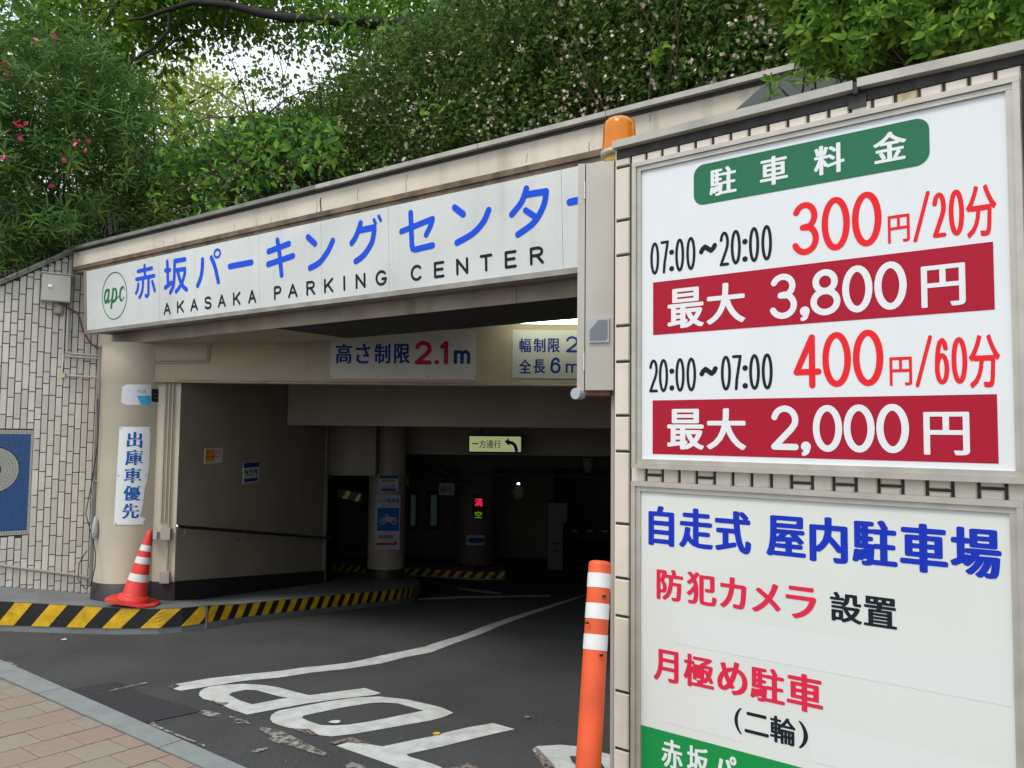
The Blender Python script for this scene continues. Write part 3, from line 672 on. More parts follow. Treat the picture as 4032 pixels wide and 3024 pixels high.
# mosaic P panel
ms0, ms1, mt0, mt1 = SA, MOS[1], MOS[2], MOS[3]
mo_b, mo_w, mo_r = MB(), MB(), MB(); q = .0195; g = .0025
cP = TW.st(-29, 1850); Ro = TW.st(75, 1850)[0]-cP[0]; Ri = TW.st(6, 1850)[0]-cP[0]
nx = int((ms1-(ms0))/q); nz = int((mt1-mt0)/q); qz = (mt1-mt0)/nz
for i in range(nx):
    for j in range(nz):
        a = ms1-(i+1)*q; b = mt0+j*qz; cx_, cz_ = a+q/2-cP[0], b+qz/2-cP[1]; rr = math.hypot(cx_, cz_)
        border = i < 2 or j < 2 or j >= nz-2
        stem = cx_ < -Ri*.6 and cx_ > -Ro and cz_ < 0
        if not border and (Ri-.004 < rr < Ro+.004): continue
        if a < -.9 and (i+j) % 1: continue
        (mo_w if border or (stem and cz_ < -Ri) else mo_b).pbox(TW, a, a+q-g, b, b+qz-g, 0, .005)
ring = int((Ro-Ri)/q)
for r_ in range(ring):
    ra = Ri+(Ro-Ri)*r_/ring; rb = Ri+(Ro-Ri)*(r_+1)/ring-g; nseg = int(2*math.pi*rb/q)
    for k in range(nseg):
        t0 = 2*math.pi*k/nseg; t1 = t0+2*math.pi/nseg*.88
        pts = [(cP[0]+ra*math.cos(t0), cP[1]+ra*math.sin(t0)), (cP[0]+rb*math.cos(t0), cP[1]+rb*math.sin(t0)), (cP[0]+rb*math.cos(t1), cP[1]+rb*math.sin(t1)), (cP[0]+ra*math.cos(t1), cP[1]+ra*math.sin(t1))]
        mo_r.hexa([TW.X(a, b, 0) for a, b in pts]+[TW.X(a, b, .005) for a, b in pts])
mos = thing('mosaic_panel', 'blue and white mosaic parking emblem set in the tiled wall', 'mosaic', TW.X(ms1-.3, mt0, 0))
part('blue_mosaic', mo_b, M['mblue'], mos, kind='stuff'); part('white_mosaic', mo_w, M['mwhite'], mos, kind='stuff'); part('emblem', mo_r, M['mwhite'], mos, kind='stuff')
# painted pipe along the wall foot
def twpx(u, v, h=0.0): s, t = TW.st(u, v, h); return TW.X(s, t, h)
pts = [twpx(-120, 2207, .02), twpx(0, 2226, .02), twpx(120, 2243, .02), twpx(240, 2258, .02), twpx(320, 2268, .02), twpx(362, 2280, .02)]
tag(part('pipe', MB().tube(pts, .012, 8), M['pipe']), 'beige painted pipe running along the foot of the tiled wall', 'pipe')

# ================================================================== FACADE
YF = R(-35.565)
P0 = at_y(292, 978, 7.45)
FP = Plane((P0.x, P0.y, 0), YF)                        # front of the upper fascia
ent = thing('garage_entrance', 'cream rendered concrete entrance front above the parking garage ramp', 'building', (P0.x, P0.y, 0))
zc_top = P0.z                                           # coping top
SR = FP.st(3110, 250)[0]+.05
zf0 = FP.st(300, 1052)[1]                               # bottom of upper fascia
part('fascia', MB().pbox(FP, 0.0, SR, zf0, zc_top-.028, -.22, 0), M['fascia'], ent)
cj = [0]+[FP.st(x, 700)[0] for x in (748, 1260, 1897, 2400)]+[SR]
for a, b in zip(cj[:-1], cj[1:]):
    part('coping', MB().pbox(FP, a+.002, b-.002, zc_top-.028, zc_top, -.26, .045), M['coping'] if a > 2 else M['copingdark'], ent)
part('coping_shadow_gap', MB().pbox(FP, 0, SR, zc_top-.045, zc_top-.0285, -.2, .012), M['seal'], ent)
# hairline cracks in the fascia
mb = MB()
for x, y0, y1 in ((582, 962, 978), (645, 945, 975), (692, 935, 968), (924, 880, 905), (1012, 855, 890), (1068, 850, 880), (1410, 735, 790), (1600, 690, 760), (2075, 605, 640), (2318, 560, 600), (2562, 440, 480), (1263, 780, 840), (1248, 790, 840)):
    p = FP.st(x, (y0+y1)/2); a = FP.st(x, y1)[1]; b = FP.st(x, y0)[1]; pts = []
    for i in range(7): pts.append((p[0]+random.uniform(-.006, .006), a+(b-a)*i/6))
    w = .0013 if x not in (1263,) else .006
    for c, d in zip(pts[:-1], pts[1:]): mb.add([FP.X(c[0]-w, c[1], .0015), FP.X(c[0]+w, c[1], .0015), FP.X(d[0]+w, d[1], .0015), FP.X(d[0]-w, d[1], .0015)], [(0, 1, 2, 3)])
part('crack', mb, M['seal'], ent)
# channel between fascia and sign
zs1 = FP.st(1263, 850)[1]; 
chb = FP.st(300, 1060)[1]
part('gutter_channel', MB().pbox(FP, .02, SR, zf0-.035, zf0-.001, -.1, .02).pbox(FP, .02, SR, zf0-.062, zf0-.037, -.1, .008), M['gutter'], ent)
# illuminated sign box
pb = FP.st(343.6, 1295); tl = R(3)
SG = Plane(FP.X(pb[0], pb[1], .0), YF, tl)
t_top = SG.st(1263, 865)[1]; t_top = (SG.st(340, 1068)[1]+SG.st(2283, 653)[1])/2
t_bot = (SG.st(343, 1295)[1]+SG.st(2279, 1061)[1])/2
s_l = SG.st(341, 1180)[0]; s_r = SG.st(2700, 800)[0]
sg = thing('entrance_sign', 'long white lightbox sign with blue kana and black capitals over the ramp', 'sign', SG.X(2.5, 0, 0))
joints = [s_l]+[SG.st(x, y)[0] for x, y in ((627, 1100), (768, 1080), (1020, 1020), (1265, 980), (1530, 920), (2212, 780))]+[s_r]
for a, b in zip(joints[:-1], joints[1:]):
    part('face_panel', MB().pbox(SG, a+.0012, b-.0012, t_bot, t_top, -.02, 0), M['signface'], sg)
fw_ = .032
part('frame', MB().pbox(SG, s_l-fw_, s_r, t_bot-fw_, t_bot-.0005, -.10, .008).pbox(SG, s_l-fw_, s_l-.0005, t_bot, t_top+.006, -.10, .008), M['signframe'], sg)
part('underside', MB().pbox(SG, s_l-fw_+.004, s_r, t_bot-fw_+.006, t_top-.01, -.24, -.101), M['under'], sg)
K = Ink(SG, .002, .048)
for pts, sm, r in (
    ([(240, 655), (545, 585)], 0, .0165), ([(385, 530), (395, 770)], 0, .0165), ([(205, 830), (595, 750)], 0, .0165),
    ([(350, 810), (345, 1000), (320, 1130), (275, 1220)], 1, .0165), ([(470, 790), (470, 1050), (465, 1150), (440, 1190), (410, 1185)], 1, .0165),
    ([(250, 930), (235, 1040), (200, 1130)], 1, .0155), ([(555, 880), (605, 1070)], 0, .0165),
    ([(840, 635), (935, 625)], 0, .0175), ([(880, 440), (895, 900)], 0, .0175), ([(835, 1010), (900, 960), (970, 900)], 0, .0185),
    ([(1265, 392), (1040, 430)], 0, .0185), ([(1040, 430), (1035, 700), (1020, 930), (985, 1040), (945, 1115)], 1, .0175),
    ([(1075, 630), (1265, 600)], 0, .0175), ([(1262, 600), (1255, 720), (1200, 900), (1130, 1020), (1070, 1095)], 1, .0175), ([(1110, 680), (1170, 880), (1240, 1000), (1300, 1050)], 1, .0185),
    ([(1648, 400), (1640, 600), (1605, 800), (1540, 965)], 1, .0205), ([(1840, 360), (1920, 560), (1990, 880)], 1, .0205)):
    K.px([a1(*p) for p in pts], r, bool(sm))
cc = SG.st(*a1(1967, 265)); K.stroke([(cc[0]+.038*math.cos(2*math.pi*i/24), cc[1]+.030*math.sin(2*math.pi*i/24)) for i in range(25)], .0095)
for pts, sm, r in (([(580, 935), (1055, 845)], 0, .0225), ([(1425, 610), (1870, 440)], 0, .0215), ([(1415, 890), (1960, 705)], 0, .0215), ([(1620, 365), (1660, 620), (1710, 1120)], 1, .0205)):
    K.px([a2(*p) for p in pts], r, bool(sm))
for pts, sm, r in (([(350, 740), (500, 880)], 0, .0225), ([(395, 1410), (600, 1290), (780, 1050), (890, 815)], 1, .0215), ([(1495, 435), (1450, 580), (1380, 750), (1300, 870)], 1, .0205),
                   ([(1480, 590), (1790, 525)], 0, .0205), ([(1790, 530), (1785, 640), (1740, 850), (1620, 1060), (1510, 1180), (1390, 1265)], 1, .0205), ([(1785, 365), (1820, 440)], 0, .0125), ([(1890, 285), (1930, 370)], 0, .0125)):
    K.px([a3(*p) for p in pts], r, bool(sm))
for pts, sm, r in (([(450, 1380), (458, 1590)], 0, .0195), ([(458, 1590), (463, 1612), (478, 1618), (500, 1612), (592, 1590)], 0, .0195), ([(390, 1500), (592, 1418)], 0, .0185), ([(592, 1418), (580, 1460), (550, 1522)], 1, .0185),
                   ([(735, 1345), (790, 1388)], 0, .0205), ([(750, 1573), (850, 1515), (920, 1440), (955, 1362)], 1, .0195), ([(1200, 1222), (1168, 1310), (1105, 1390)], 1, .0185), ([(1195, 1262), (1328, 1240)], 0, .0185),
                   ([(1328, 1240), (1312, 1330), (1250, 1440), (1145, 1520)], 1, .0185), ([(1195, 1363), (1262, 1408)], 0, .0175), ([(1480, 1310), (1760, 1250)], 0, .0195)):
    K.px([aR(*p) for p in pts], r, bool(sm))
K.done('kana', M['brightblue'], sg)
K = Ink(SG, .002)
tb = SG.st(*a1(805, 1612))[1]; tt_ = SG.st(*a1(875, 1335))[1]
for ch, fr, l, r_, yy in (('A', a1, 800, 955, 1500), ('K', a1, 1092, 1243, 1430), ('A', a1, 1382, 1548, 1400), ('S', a1, 1690, 1842, 1340), ('A', a1, 1982, 2152, 1300), ('K', a2, 652, 814, 1600), ('A', a2, 982, 1155, 1560),
                          ('P', e1, 358, 440, 560), ('A', e1, 511, 614, 540), ('R', e1, 710, 805, 510), ('K', e1, 903, 1003, 480), ('I', e1, 1112, 1134, 450), ('N', e1, 1246, 1354, 420), ('G', e1, 1463, 1590, 390),
                          ('C', e2, 325, 457, 610), ('E', e2, 578, 692, 575), ('N', e2, 820, 952, 540), ('T', e2, 1078, 1215, 500), ('E', e2, 1348, 1478, 460), ('R', e2, 1622, 1774, 420)):
    K.glyph_st(ch, SG.st(*fr(l, yy))[0], SG.st(*fr(r_, yy))[0], tb, tt_, .0088)
K.done('capital_letter', M['black'], sg)
K = Ink(SG, .002)
c0 = SG.st(*ap(440, 930)); c1 = SG.st(*ap(1242, 930)); ct = SG.st(*ap(840, 185)); cb = SG.st(*ap(840, 1712))
rx, rz, mx_, mz_ = (c1[0]-c0[0])/2, (ct[1]-cb[1])/2, (c0[0]+c1[0])/2, (ct[1]+cb[1])/2
K.stroke([(mx_+rx*math.cos(2*math.pi*i/48), mz_+rz*math.sin(2*math.pi*i/48)) for i in range(49)], .0045)
for pts, r in (([(620, 755), (550, 820), (520, 1000), (540, 1160), (570, 1160), (620, 1050)], .012), ([(620, 755), (660, 760)], .006), ([(660, 770), (628, 1110), (650, 1145)], .013), ([(640, 1150), (690, 1110), (740, 1060)], .004),
               ([(800, 730), (735, 1335)], .0135), ([(810, 735), (870, 722)], .007), ([(880, 735), (905, 850), (890, 1030), (820, 1130), (780, 1120)], .0125), ([(850, 1110), (990, 960)], .004),
               ([(1162, 750), (1140, 670), (1105, 660)], .004), ([(1105, 665), (1050, 740), (1022, 900), (1030, 1050), (1065, 1100)], .012), ([(1065, 1105), (1110, 1080), (1155, 980)], .004)):
    K.px([ap(*p) for p in pts], r, True)
K.done('logo', M['lettergreen'], sg)
# lower band and the thick beam behind it
pl_ = FP.st(398, 1380, -.25); zb0 = FP.st(1344, 1265, -.25)[1]
sl0 = FP.st(388, 1340, -.25)[0]
zbm = 2.62+.0
bj = [sl0]+[FP.st(x, y, -.25)[0] for x, y in ((826, 1290), (1336, 1230), (2033, 1150))]+[SR]
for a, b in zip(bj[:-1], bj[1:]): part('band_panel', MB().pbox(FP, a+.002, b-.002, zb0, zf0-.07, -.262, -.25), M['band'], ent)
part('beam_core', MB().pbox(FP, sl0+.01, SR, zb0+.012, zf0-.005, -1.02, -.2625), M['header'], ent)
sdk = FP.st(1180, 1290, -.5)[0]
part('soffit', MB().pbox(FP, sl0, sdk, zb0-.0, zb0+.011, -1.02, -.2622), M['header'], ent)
part('shaded_recess', MB().pbox(FP, sdk+.003, SR, zb0+.001, zb0+.011, -1.02, -.2622), M['steelshade'], ent)  # flat panel coloured dark to stand in for the shade of a recess
mb = MB()
for i in range(16):
    s = sl0+.3+i*.17; p = FP.X(s, zb0-.004, -.34-.05*(i % 2)-random.uniform(0, .3)); mb.box(p.x-.004, p.x+.004, p.y-.004, p.y+.004, p.z, p.z+.004)
part('rivet', mb, M['steelshade'], ent)

# column with round plinth
CX, CY, CRD = -3.515, 7.47, .298
colm = thing('entrance_column', 'round beige column beside the ramp with vertical sign and stickers', 'column', (CX, CY, .15))
part('shaft', MB().lathe([(CRD, .34), (CRD, 2.14), (CRD+.004, 2.145), (CRD+.004, zb0-.002)], 48, (CX, CY, 0)), M['column'], colm)
part('plinth', MB().lathe([(CRD+.012, -.02), (CRD+.012, .335), (CRD, .34)], 48, (CX, CY, 0)), M['plinth'], colm)
# curved sign on the column
def colpx(u, v, dr=.006):
    d = ray(u, v); ox, oy = CAM.x-CX, CAM.y-CY; r = CRD+dr
    a = d.x**2+d.y**2; b = 2*(ox*d.x+oy*d.y); c = ox*ox+oy*oy-r*r; disc = b*b-4*a*c
    t = (-b-math.sqrt(max(disc, 0)))/(2*a); P = CAM+d*t
    return math.atan2(P.y-CY, P.x-CX), P.z
class Cyl:
    def __init__(s, a0): s.a0 = a0
    def st3(s, p): return (math.remainder(math.atan2(p[1]-CY, p[0]-CX)-s.a0, 2*math.pi)*CRD, p[2])
    def X(s, a, b, h=0.0): t = s.a0+a/CRD; r = CRD+h; return Vector((CX+r*math.cos(t), CY+r*math.sin(t), b))
    def st(s, u, v, h=0.0): t, z = colpx(u, v, 0.004); return ((t-s.a0)*CRD, z)
CY0 = Cyl(colpx(515, 1900)[0])
def cylpatch(pts_left, pts_right, h, nseg=10):
    mb = MB(); rows = len(pts_left); vs = []
    for (al, zl), (ar, zr_) in zip(pts_left, pts_right):
        for k in range(nseg+1): vs.append(CY0.X(al+(ar-al)*k/nseg, zl+(zr_-zl)*k/nseg, h))
    mb.add(vs, [(i*(nseg+1)+k, i*(nseg+1)+k+1, (i+1)*(nseg+1)+k+1, (i+1)*(nseg+1)+k) for i in range(rows-1) for k in range(nseg)], 0, True); return mb
vsign = thing('column_sign', 'torn white vertical sign with blue characters on the entrance column', 'sign', CY0.X(0, .8, .01))
Lf = [CY0.st(*zc(1240, 1562)), CY0.st(*zc(1262, 1100)), CY0.st(*zc(1280, 700)), CY0.st(*zc(1300, 500))]
rows = [1562, 1500, 1470, 1400, 1330, 1200, 1150, 1090, 1040, 900, 700, 500]
rgt = {1562: 1560, 1500: 1582, 1470: 1525, 1400: 1545, 1330: 1558, 1200: 1572, 1150: 1580, 1090: 1600, 1040: 1608, 900: 1625, 700: 1632, 500: 1638}
lft = {y: 1240+(1562-y)*.058 for y in rows}
part('plate', cylpatch([CY0.st(*zc(lft[y], y)) for y in rows], [CY0.st(*zc(rgt[y], y)) for y in rows], .005), M['white'], vsign)
K = Ink(CY0, .0062)
for ch, l, r_, b, t in (('出', 1378, 1548, 728, 555), ('庫', 1360, 1552, 918, 748), ('車', 1348, 1535, 1112, 945), ('優', 1340, 1525, 1305, 1138), ('先', 1328, 1510, 1500, 1330)):
    K.txt(ch, zc(l, b)[0], zc(r_, b)[0], zc(l, b), zc(r_, t), .036)
K.done('character', M['cyanblue'], vsign)
mb = MB()
for x, y in ((1320, 515), (1618, 523), (1290, 1028), (1590, 1027), (1262, 1548), (1562, 1535)):
    a, z = CY0.st(*zc(x, y)); p = CY0.X(a, z, .008); mb.box(p.x-.004, p.x+.004, p.y-.003, p.y+.003, p.z-.004, p.z+.004)
part('screw', mb, M['pole'], vsign)
st1 = thing('sticker', 'peeling white and light blue sticker high on the column', 'sticker', CY0.X(0, 1.9, .01), 'stickers on the entrance column')
yr = [262, 235, 160, 70, 38]; lf_ = [1375, 1320, 1322, 1330, 1372]; rt_ = [1640, 1643, 1645, 1648, 1650]
part('backing', cylpatch([CY0.st(*zc(l, y)) for l, y in zip(lf_, yr)], [CY0.st(*zc(l, y)) for l, y in zip(rt_, yr)], .003), M['plate'], st1)
part('blue_field', cylpatch([CY0.st(*zc(1530, 258)), CY0.st(*zc(1490, 160))], [CY0.st(*zc(1638, 262)), CY0.st(*zc(1640, 160))], .0045), mat('sticker_blue', (.05, .36, .62), .4), st1)
K = Ink(CY0, .0055)
for ch, l, r_ in (('N', 1500, 1550), ('A', 1558, 1592)): K.glyph(ch, *[zc(l, 130)[0], zc(r_, 130)[0]], zc(l, 133), zc(l, 92), .0022)
K.glyph('I', zc(1400, 120)[0], zc(1412, 120)[0], zc(1400, 120), zc(1400, 85), .001)
K.done('character', mat('faded_blue_ink', (.08, .32, .52), .5), st1)
st2 = thing('sticker', 'small black sticker with worn grey print beside the blue sticker', 'sticker', CY0.X(.1, 1.9, .01), 'stickers on the entrance column')
part('backing', cylpatch([CY0.st(*zc(1650, 225)), CY0.st(*zc(1655, 85))], [CY0.st(*zc(1745, 235)), CY0.st(*zc(1752, 92))], .003, 6), M['black'], st2)
K = Ink(CY0, .004)
for i, y in enumerate((140, 178)):
    for x in range(1675, 1730, 14): K.rect(CY0.st(*zc(x, y))[0], CY0.st(*zc(x+9, y))[0], CY0.st(*zc(1740, y+14))[1], CY0.st(*zc(1740, y))[1])
K.done('print', mat('grey_print', (.09, .09, .10), .5), st2)
# galvanised pole in front of the joint between tile wall and column
pA, pB = at_y(417, 1372, 7.3), at_y(388, 2300, 7.28)
pA = Vector((pB.x*0+(-3.77), 7.3, pA.z)); pB = Vector((-3.77, 7.3, pB.z-.01))
pol = thing('drain_pole', 'grey galvanised pipe standing between tiled wall and column', 'pipe', pB)
part('tube', MB().tube([pB, pA], .022, 12), M['pole'], pol)
mb = MB()
for z in (1.23, .72, .33): mb.tube([(pB.x, 7.3, z), (pB.x, 7.3, z+.02)], .028, 12).tube([(pB.x, 7.3, z+.01), (pB.x+.12, 7.4, z+.01)], .008, 6)
part('clamp', mb, M['steel'], pol)
mb = MB().tube(catm3 := [Vector((pB.x+.02, 7.24, 1.98)), Vector((pB.x+.05, 7.22, 1.6)), Vector((pB.x+.0, 7.23, 1.2)), Vector((pB.x-.05, 7.25, .95)), Vector((pB.x+.02, 7.24, .75)), Vector((pB.x+.1, 7.16, .62)), Vector((pB.x+.12, 7.12, .5)), Vector((pB.x+.06, 7.18, .33)), Vector((pB.x-.02, 7.24, .28)), Vector((pB.x-.1, 7.26, .36)), Vector((pB.x-.1, 7.27, .5)), Vector((pB.x-.03, 7.26, .62))], .0045, 6)
tag(part('cable', mb, M['cable']), 'thin black cable looping down around the drain pole', 'cable')
bg_ = MB().lathe([(.0, 0), (.02, .02), (.03, .08), (.022, .15), (.01, .2), (.0, .21)], 8, (pB.x+.06, 7.21, .72))
tag(part('plastic_bag', bg_, M['plastic']), 'small crumpled clear bag tied to the drain pole', 'bag')

# meter box on the tiled wall with its conduits
def tb_(u, v, h=.0): s, t = TW.st(u, v, h); return s, t
s0, _ = TW.st(166, 1120, .14); s1, _ = TW.st(279, 1130, .14); zt = TW.st(220, 1078, .14)[1]; zb_ = TW.st(220, 1185, .14)[1]
mbx = thing('meter_box', 'pale grey metal box with silver latch on the tiled wall', 'electrical box', TW.X((s0+s1)/2, zb_, .07))
part('body', MB().pbox(TW, s0, s1, zb_, zt, .008, .13), M['boxcream'], mbx)
part('door', MB().pbox(TW, s0+.004, s1-.004, zb_+.004, zt-.01, .1305, .14), M['boxcream'], mbx)
part('rain_lid', MB().pbox(TW, s0-.012, s1+.01, zt, zt+.008, .008, .155), M['boxcream'], mbx)
sk, tk = TW.st(194, 1126, .14); lt_ = part('latch', MB().pbox(TW, sk-.012, sk+.02, tk-.012, tk+.014, .1405, .156), M['steel'], mbx)
sc_, tc_ = TW.st(232, 1228, .06)
jb = thing('junction_box', 'small round cream junction box under the meter box', 'junction box', TW.X(sc_, tc_, .04))
part('body', MB().lathe([(0, 0), (.035, .0), (.04, .02), (.04, .085), (0, .085)], 16, TW.X(sc_, tc_-.02, .045)), M['pipe'], jb)
mb = MB()
for h, pts in ((.03, [(255, 1212), (247, 1395), (262, 1402), (412, 1413)]), (.03, [(268, 1212), (262, 1385), (280, 1392), (412, 1402)]), (.045, [(250, 1395), (243, 1470)]), (.03, [(262, 1478), (412, 1488)])):
    mb.tube([twpx(u, v, h) for u, v in pts], .009, 8)
cw = thing('conduit', 'white painted conduits running down and across the tiled wall to the pole', 'conduit', twpx(255, 1400, .03))
part('tubes', mb, M['pipewhite'], cw); p = twpx(247, 1474, .035); part('elbow', MB().box(p.x-.018, p.x+.03, p.y-.02, p.y+.01, p.z-.03, p.z+.012), mat('yellowed_plastic', (.55, .45, .25), .5), cw)
mb = MB().tube([twpx(285, 1000, .03), twpx(276, 1200, .03), twpx(270, 1340, .03)], .008, 6)
tag(part('conduit', mb, M['pipe']), 'slim beige conduit running up beside the meter box to the coping', 'conduit')
mb = MB().tube([twpx(235, 1195, .06), twpx(262, 1210, .06), twpx(300, 1228, .05), twpx(312, 1245, .05), twpx(325, 1300, .05), twpx(355, 1350, .05), twpx(400, 1385, .05), twpx(412, 1402, .05)], .007, 6)
tag(part('cable', mb, M['cablebrown']), 'dark cable sagging from the meter box behind the sign to the pole', 'cable')

# ================================================================== HEADER BEAM AND INTERIOR
BY = 7.3
HB = Plane((0, BY, 0), 0.0)
hz0 = HB.st(1500, 1509)[1]
hb = thing('header_beam', 'cream concrete header beam carrying the height and width limit signs', 'beam', (-1, BY, hz0))
part('beam', MB().box(-3.3, 3.2, BY, BY+.35, hz0, 3.0), M['header'], hb)
part('edge_pipe', MB().tube([(-3.32, BY-.012, hz0-.004), (3.2, BY-.012, hz0-.004)], .012, 8), mat('pinkish_pipe', (.40, .30, .23), .6, vary=.3, vscale=6), hb)
part('conduit_frame', MB().tube([(-3.3, BY-.012, 2.315), (-2.78, BY-.012, 2.325), (-2.76, BY-.012, 2.50)], .007, 6).tube([(-3.3, BY-.012, 2.335), (-2.80, BY-.012, 2.345), (-2.79, BY-.012, 2.50)], .006, 6), M['pipe'], hb)
def panel(P, root, name, L, Rr, Tt, Bb, m, h0=.0, h1=.006):
    s0, t0 = P.st(L, Bb); s1, t1 = P.st(Rr, Tt); return part(name, MB().pbox(P, s0, s1, t0, t1, h0, h1), m, root), (s0, s1, t0, t1)
hs = thing('height_sign', 'white plate with blue height limit characters and big red 2.1', 'sign', HB.X(-1, 2.2, 0))
l_, t_ = zb(165, 325); r_, b_ = zb(1113, 640); _, hr = panel(HB, hs, 'plate', l_, r_, t_, b_, M['hplate'])
K = Ink(HB, .0075)
for ch, l, r_ in (('高', 200, 305), ('さ', 330, 425), ('制', 450, 555), ('限', 578, 682)): K.txt(ch, zb(l, 0)[0], zb(r_, 0)[0], zb(l, 546), zb(l, 417), .034)
K.glyph('m', zb(965, 0)[0], zb(1073, 0)[0], zb(965, 549), zb(965, 458), .016); K.done('character', M['navy'], hs)
K = Ink(HB, .0075); K.glyph('2', zb(713, 0)[0], zb(822, 0)[0], zb(713, 552), zb(713, 398), .020); K.disc(HB.st(*zb(856, 537)), .021); K.glyph('1', zb(858, 0)[0], zb(955, 0)[0], zb(858, 552), zb(858, 398), .020)
K.done('red_numeral', M['crimson'], hs)
mb = MB()
for x in (175, 475, 795, 1103):
    for y in (335, 630): p = HB.X(*HB.st(*zb(x, y)), .007); mb.box(p.x-.005, p.x+.005, p.y-.003, p.y+.001, p.z-.005, p.z+.005)
part('screw', mb, M['steelshade'], hs)
ws = thing('width_sign', 'white plate with blue width and six metre length limits', 'sign', HB.X(.6, 2.2, 0))
l_, t_ = zb(1345, 335); r_, b_ = zb(2150, 640); panel(HB, ws, 'plate', l_, r_, t_, b_, M['hplate'])
K = Ink(HB, .0075)
for ch, l, r_ in (('幅', 1390, 1467), ('制', 1482, 1560), ('限', 1576, 1653)): K.txt(ch, zb(l, 0)[0], zb(r_, 0)[0], zb(l, 474), zb(l, 382), .03)
for ch, l, r_ in (('全', 1388, 1467), ('長', 1480, 1558)): K.txt(ch, zb(l, 0)[0], zb(r_, 0)[0], zb(l, 610), zb(l, 518), .03)
K.glyph('2', zb(1692, 0)[0], zb(1772, 0)[0], zb(1692, 474), zb(1692, 368), .011); K.glyph('6', zb(1590, 0)[0], zb(1658, 0)[0], zb(1590, 610), zb(1590, 505), .011); K.glyph('m', zb(1690, 0)[0], zb(1775, 0)[0], zb(1690, 608), zb(1690, 545), .009)
K.done('character', M['navy'], ws)
# lit tube lamp on the ceiling just in front of the header
lp0 = at_y(1985, 1262, 7.05); lp1 = at_y(2420, 1254, 7.05)
lamp = thing('tube_lamp', 'lit white fluorescent tube lamp on the ceiling above the header beam', 'lamp', lp1)
part('housing', MB().box(lp0.x, lp1.x+.2, 7.02, 7.12, lp0.z+.02, lp0.z+.06), M['plate'], lamp)
part('tube', MB().tube([(lp0.x+.02, 7.06, lp0.z-.005), (lp1.x+.18, 7.06, lp0.z-.005)], .02, 12), M['tube'], lamp)
LY = Plane((0, 6.95, 0), 0)
ls = thing('led_display', 'small red LED display glowing under the dark-painted recess panel', 'display', at_y(1912, 1250, 6.95))
s0, t0 = LY.st(1880, 1274); s1, t1 = LY.st(1945, 1215)
part('case', MB().pbox(LY, s0, s1, t0, t1, -.05, 0), M['dark'], ls)
K = Ink(LY, .002); K.txt('満', 1898, 1927, (1898, 1270), (1898, 1240), .01); K.done('character', M['ledred'], ls)

# garage shell
gs = thing('garage_interior', 'dim beige painted garage interior beyond the entrance', 'building', (0, 12, -.9))
def wallseg(a, b, z0a, z0b, z1, th=.12, name='wall', m=None, root=gs):
    a = Vector((*a, 0)); b = Vector((*b, 0)); d = (b-a).normalized(); nn = Vector((-d.y, d.x, 0))*th
    return part(name, MB().hexa([a+Vector((0, 0, z0a)), b+Vector((0, 0, z0b)), b+nn+Vector((0, 0, z0b)), a+nn+Vector((0, 0, z0a)), a+Vector((0, 0, z1)), b+Vector((0, 0, z1)), b+nn+Vector((0, 0, z1)), a+nn+Vector((0, 0, z1))]), m or M['inner'], root)
IW0, IW1 = (-3.04, 7.36), (-2.47, 10.76)
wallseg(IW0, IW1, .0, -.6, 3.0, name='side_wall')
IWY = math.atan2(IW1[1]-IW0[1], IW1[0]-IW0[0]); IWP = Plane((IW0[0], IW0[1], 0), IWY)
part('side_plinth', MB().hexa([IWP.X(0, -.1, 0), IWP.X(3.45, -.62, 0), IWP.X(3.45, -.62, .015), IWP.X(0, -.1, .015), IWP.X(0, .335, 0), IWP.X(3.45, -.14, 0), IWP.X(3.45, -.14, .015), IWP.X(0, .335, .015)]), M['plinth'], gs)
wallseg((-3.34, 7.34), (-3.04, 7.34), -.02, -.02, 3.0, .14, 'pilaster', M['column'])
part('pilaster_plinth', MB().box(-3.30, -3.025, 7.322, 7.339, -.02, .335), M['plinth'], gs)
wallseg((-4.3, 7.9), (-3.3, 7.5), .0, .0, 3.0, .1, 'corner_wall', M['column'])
# round end of the side wall
part('wall_nose', MB().lathe([(.14, -1.0), (.14, 3.0)], 20, (IW1[0]-.12, IW1[1]+.02, 0)), M['inner'], gs)
# handrail
hr_ = thing('handrail', 'dark handrail with steel ends along the sloping side wall', 'handrail', IWP.X(1.7, .6, .08))
def hrp(s): return .95-.152*s
a_, z_ = IWP.st(702, 2073, .08); b2, z2_ = IWP.st(1290, 2119, .08)
part('rail', MB().tube([IWP.X(a_, z_, .08), IWP.X(b2, z2_, .08)], .017, 10), M['rail'], hr_)
part('end_cap', MB().lathe([(0, -.022), (.016, -.016), (.022, 0), (.016, .016), (0, .022)], 12, IWP.X(a_-.01, z_, .08)), M['steel'], hr_)
part('end_cap', MB().tube([IWP.X(b2, z2_, .08), IWP.X(b2+.12, z2_-.02, .07), IWP.X(b2+.2, z2_-.05, .0)], .017, 10), M['steel'], hr_)
for i in range(4):
    s = a_+.12+(b2-a_-.25)*i/3; z = z_+(z2_-z_)*(s-a_)/(b2-a_)
    part('bracket', MB().tube([IWP.X(s, z-.015, .08), IWP.X(s, z-.07, .07), IWP.X(s, z-.09, .03), IWP.X(s, z-.09, .0)], .006, 6), M['steel'], hr_)
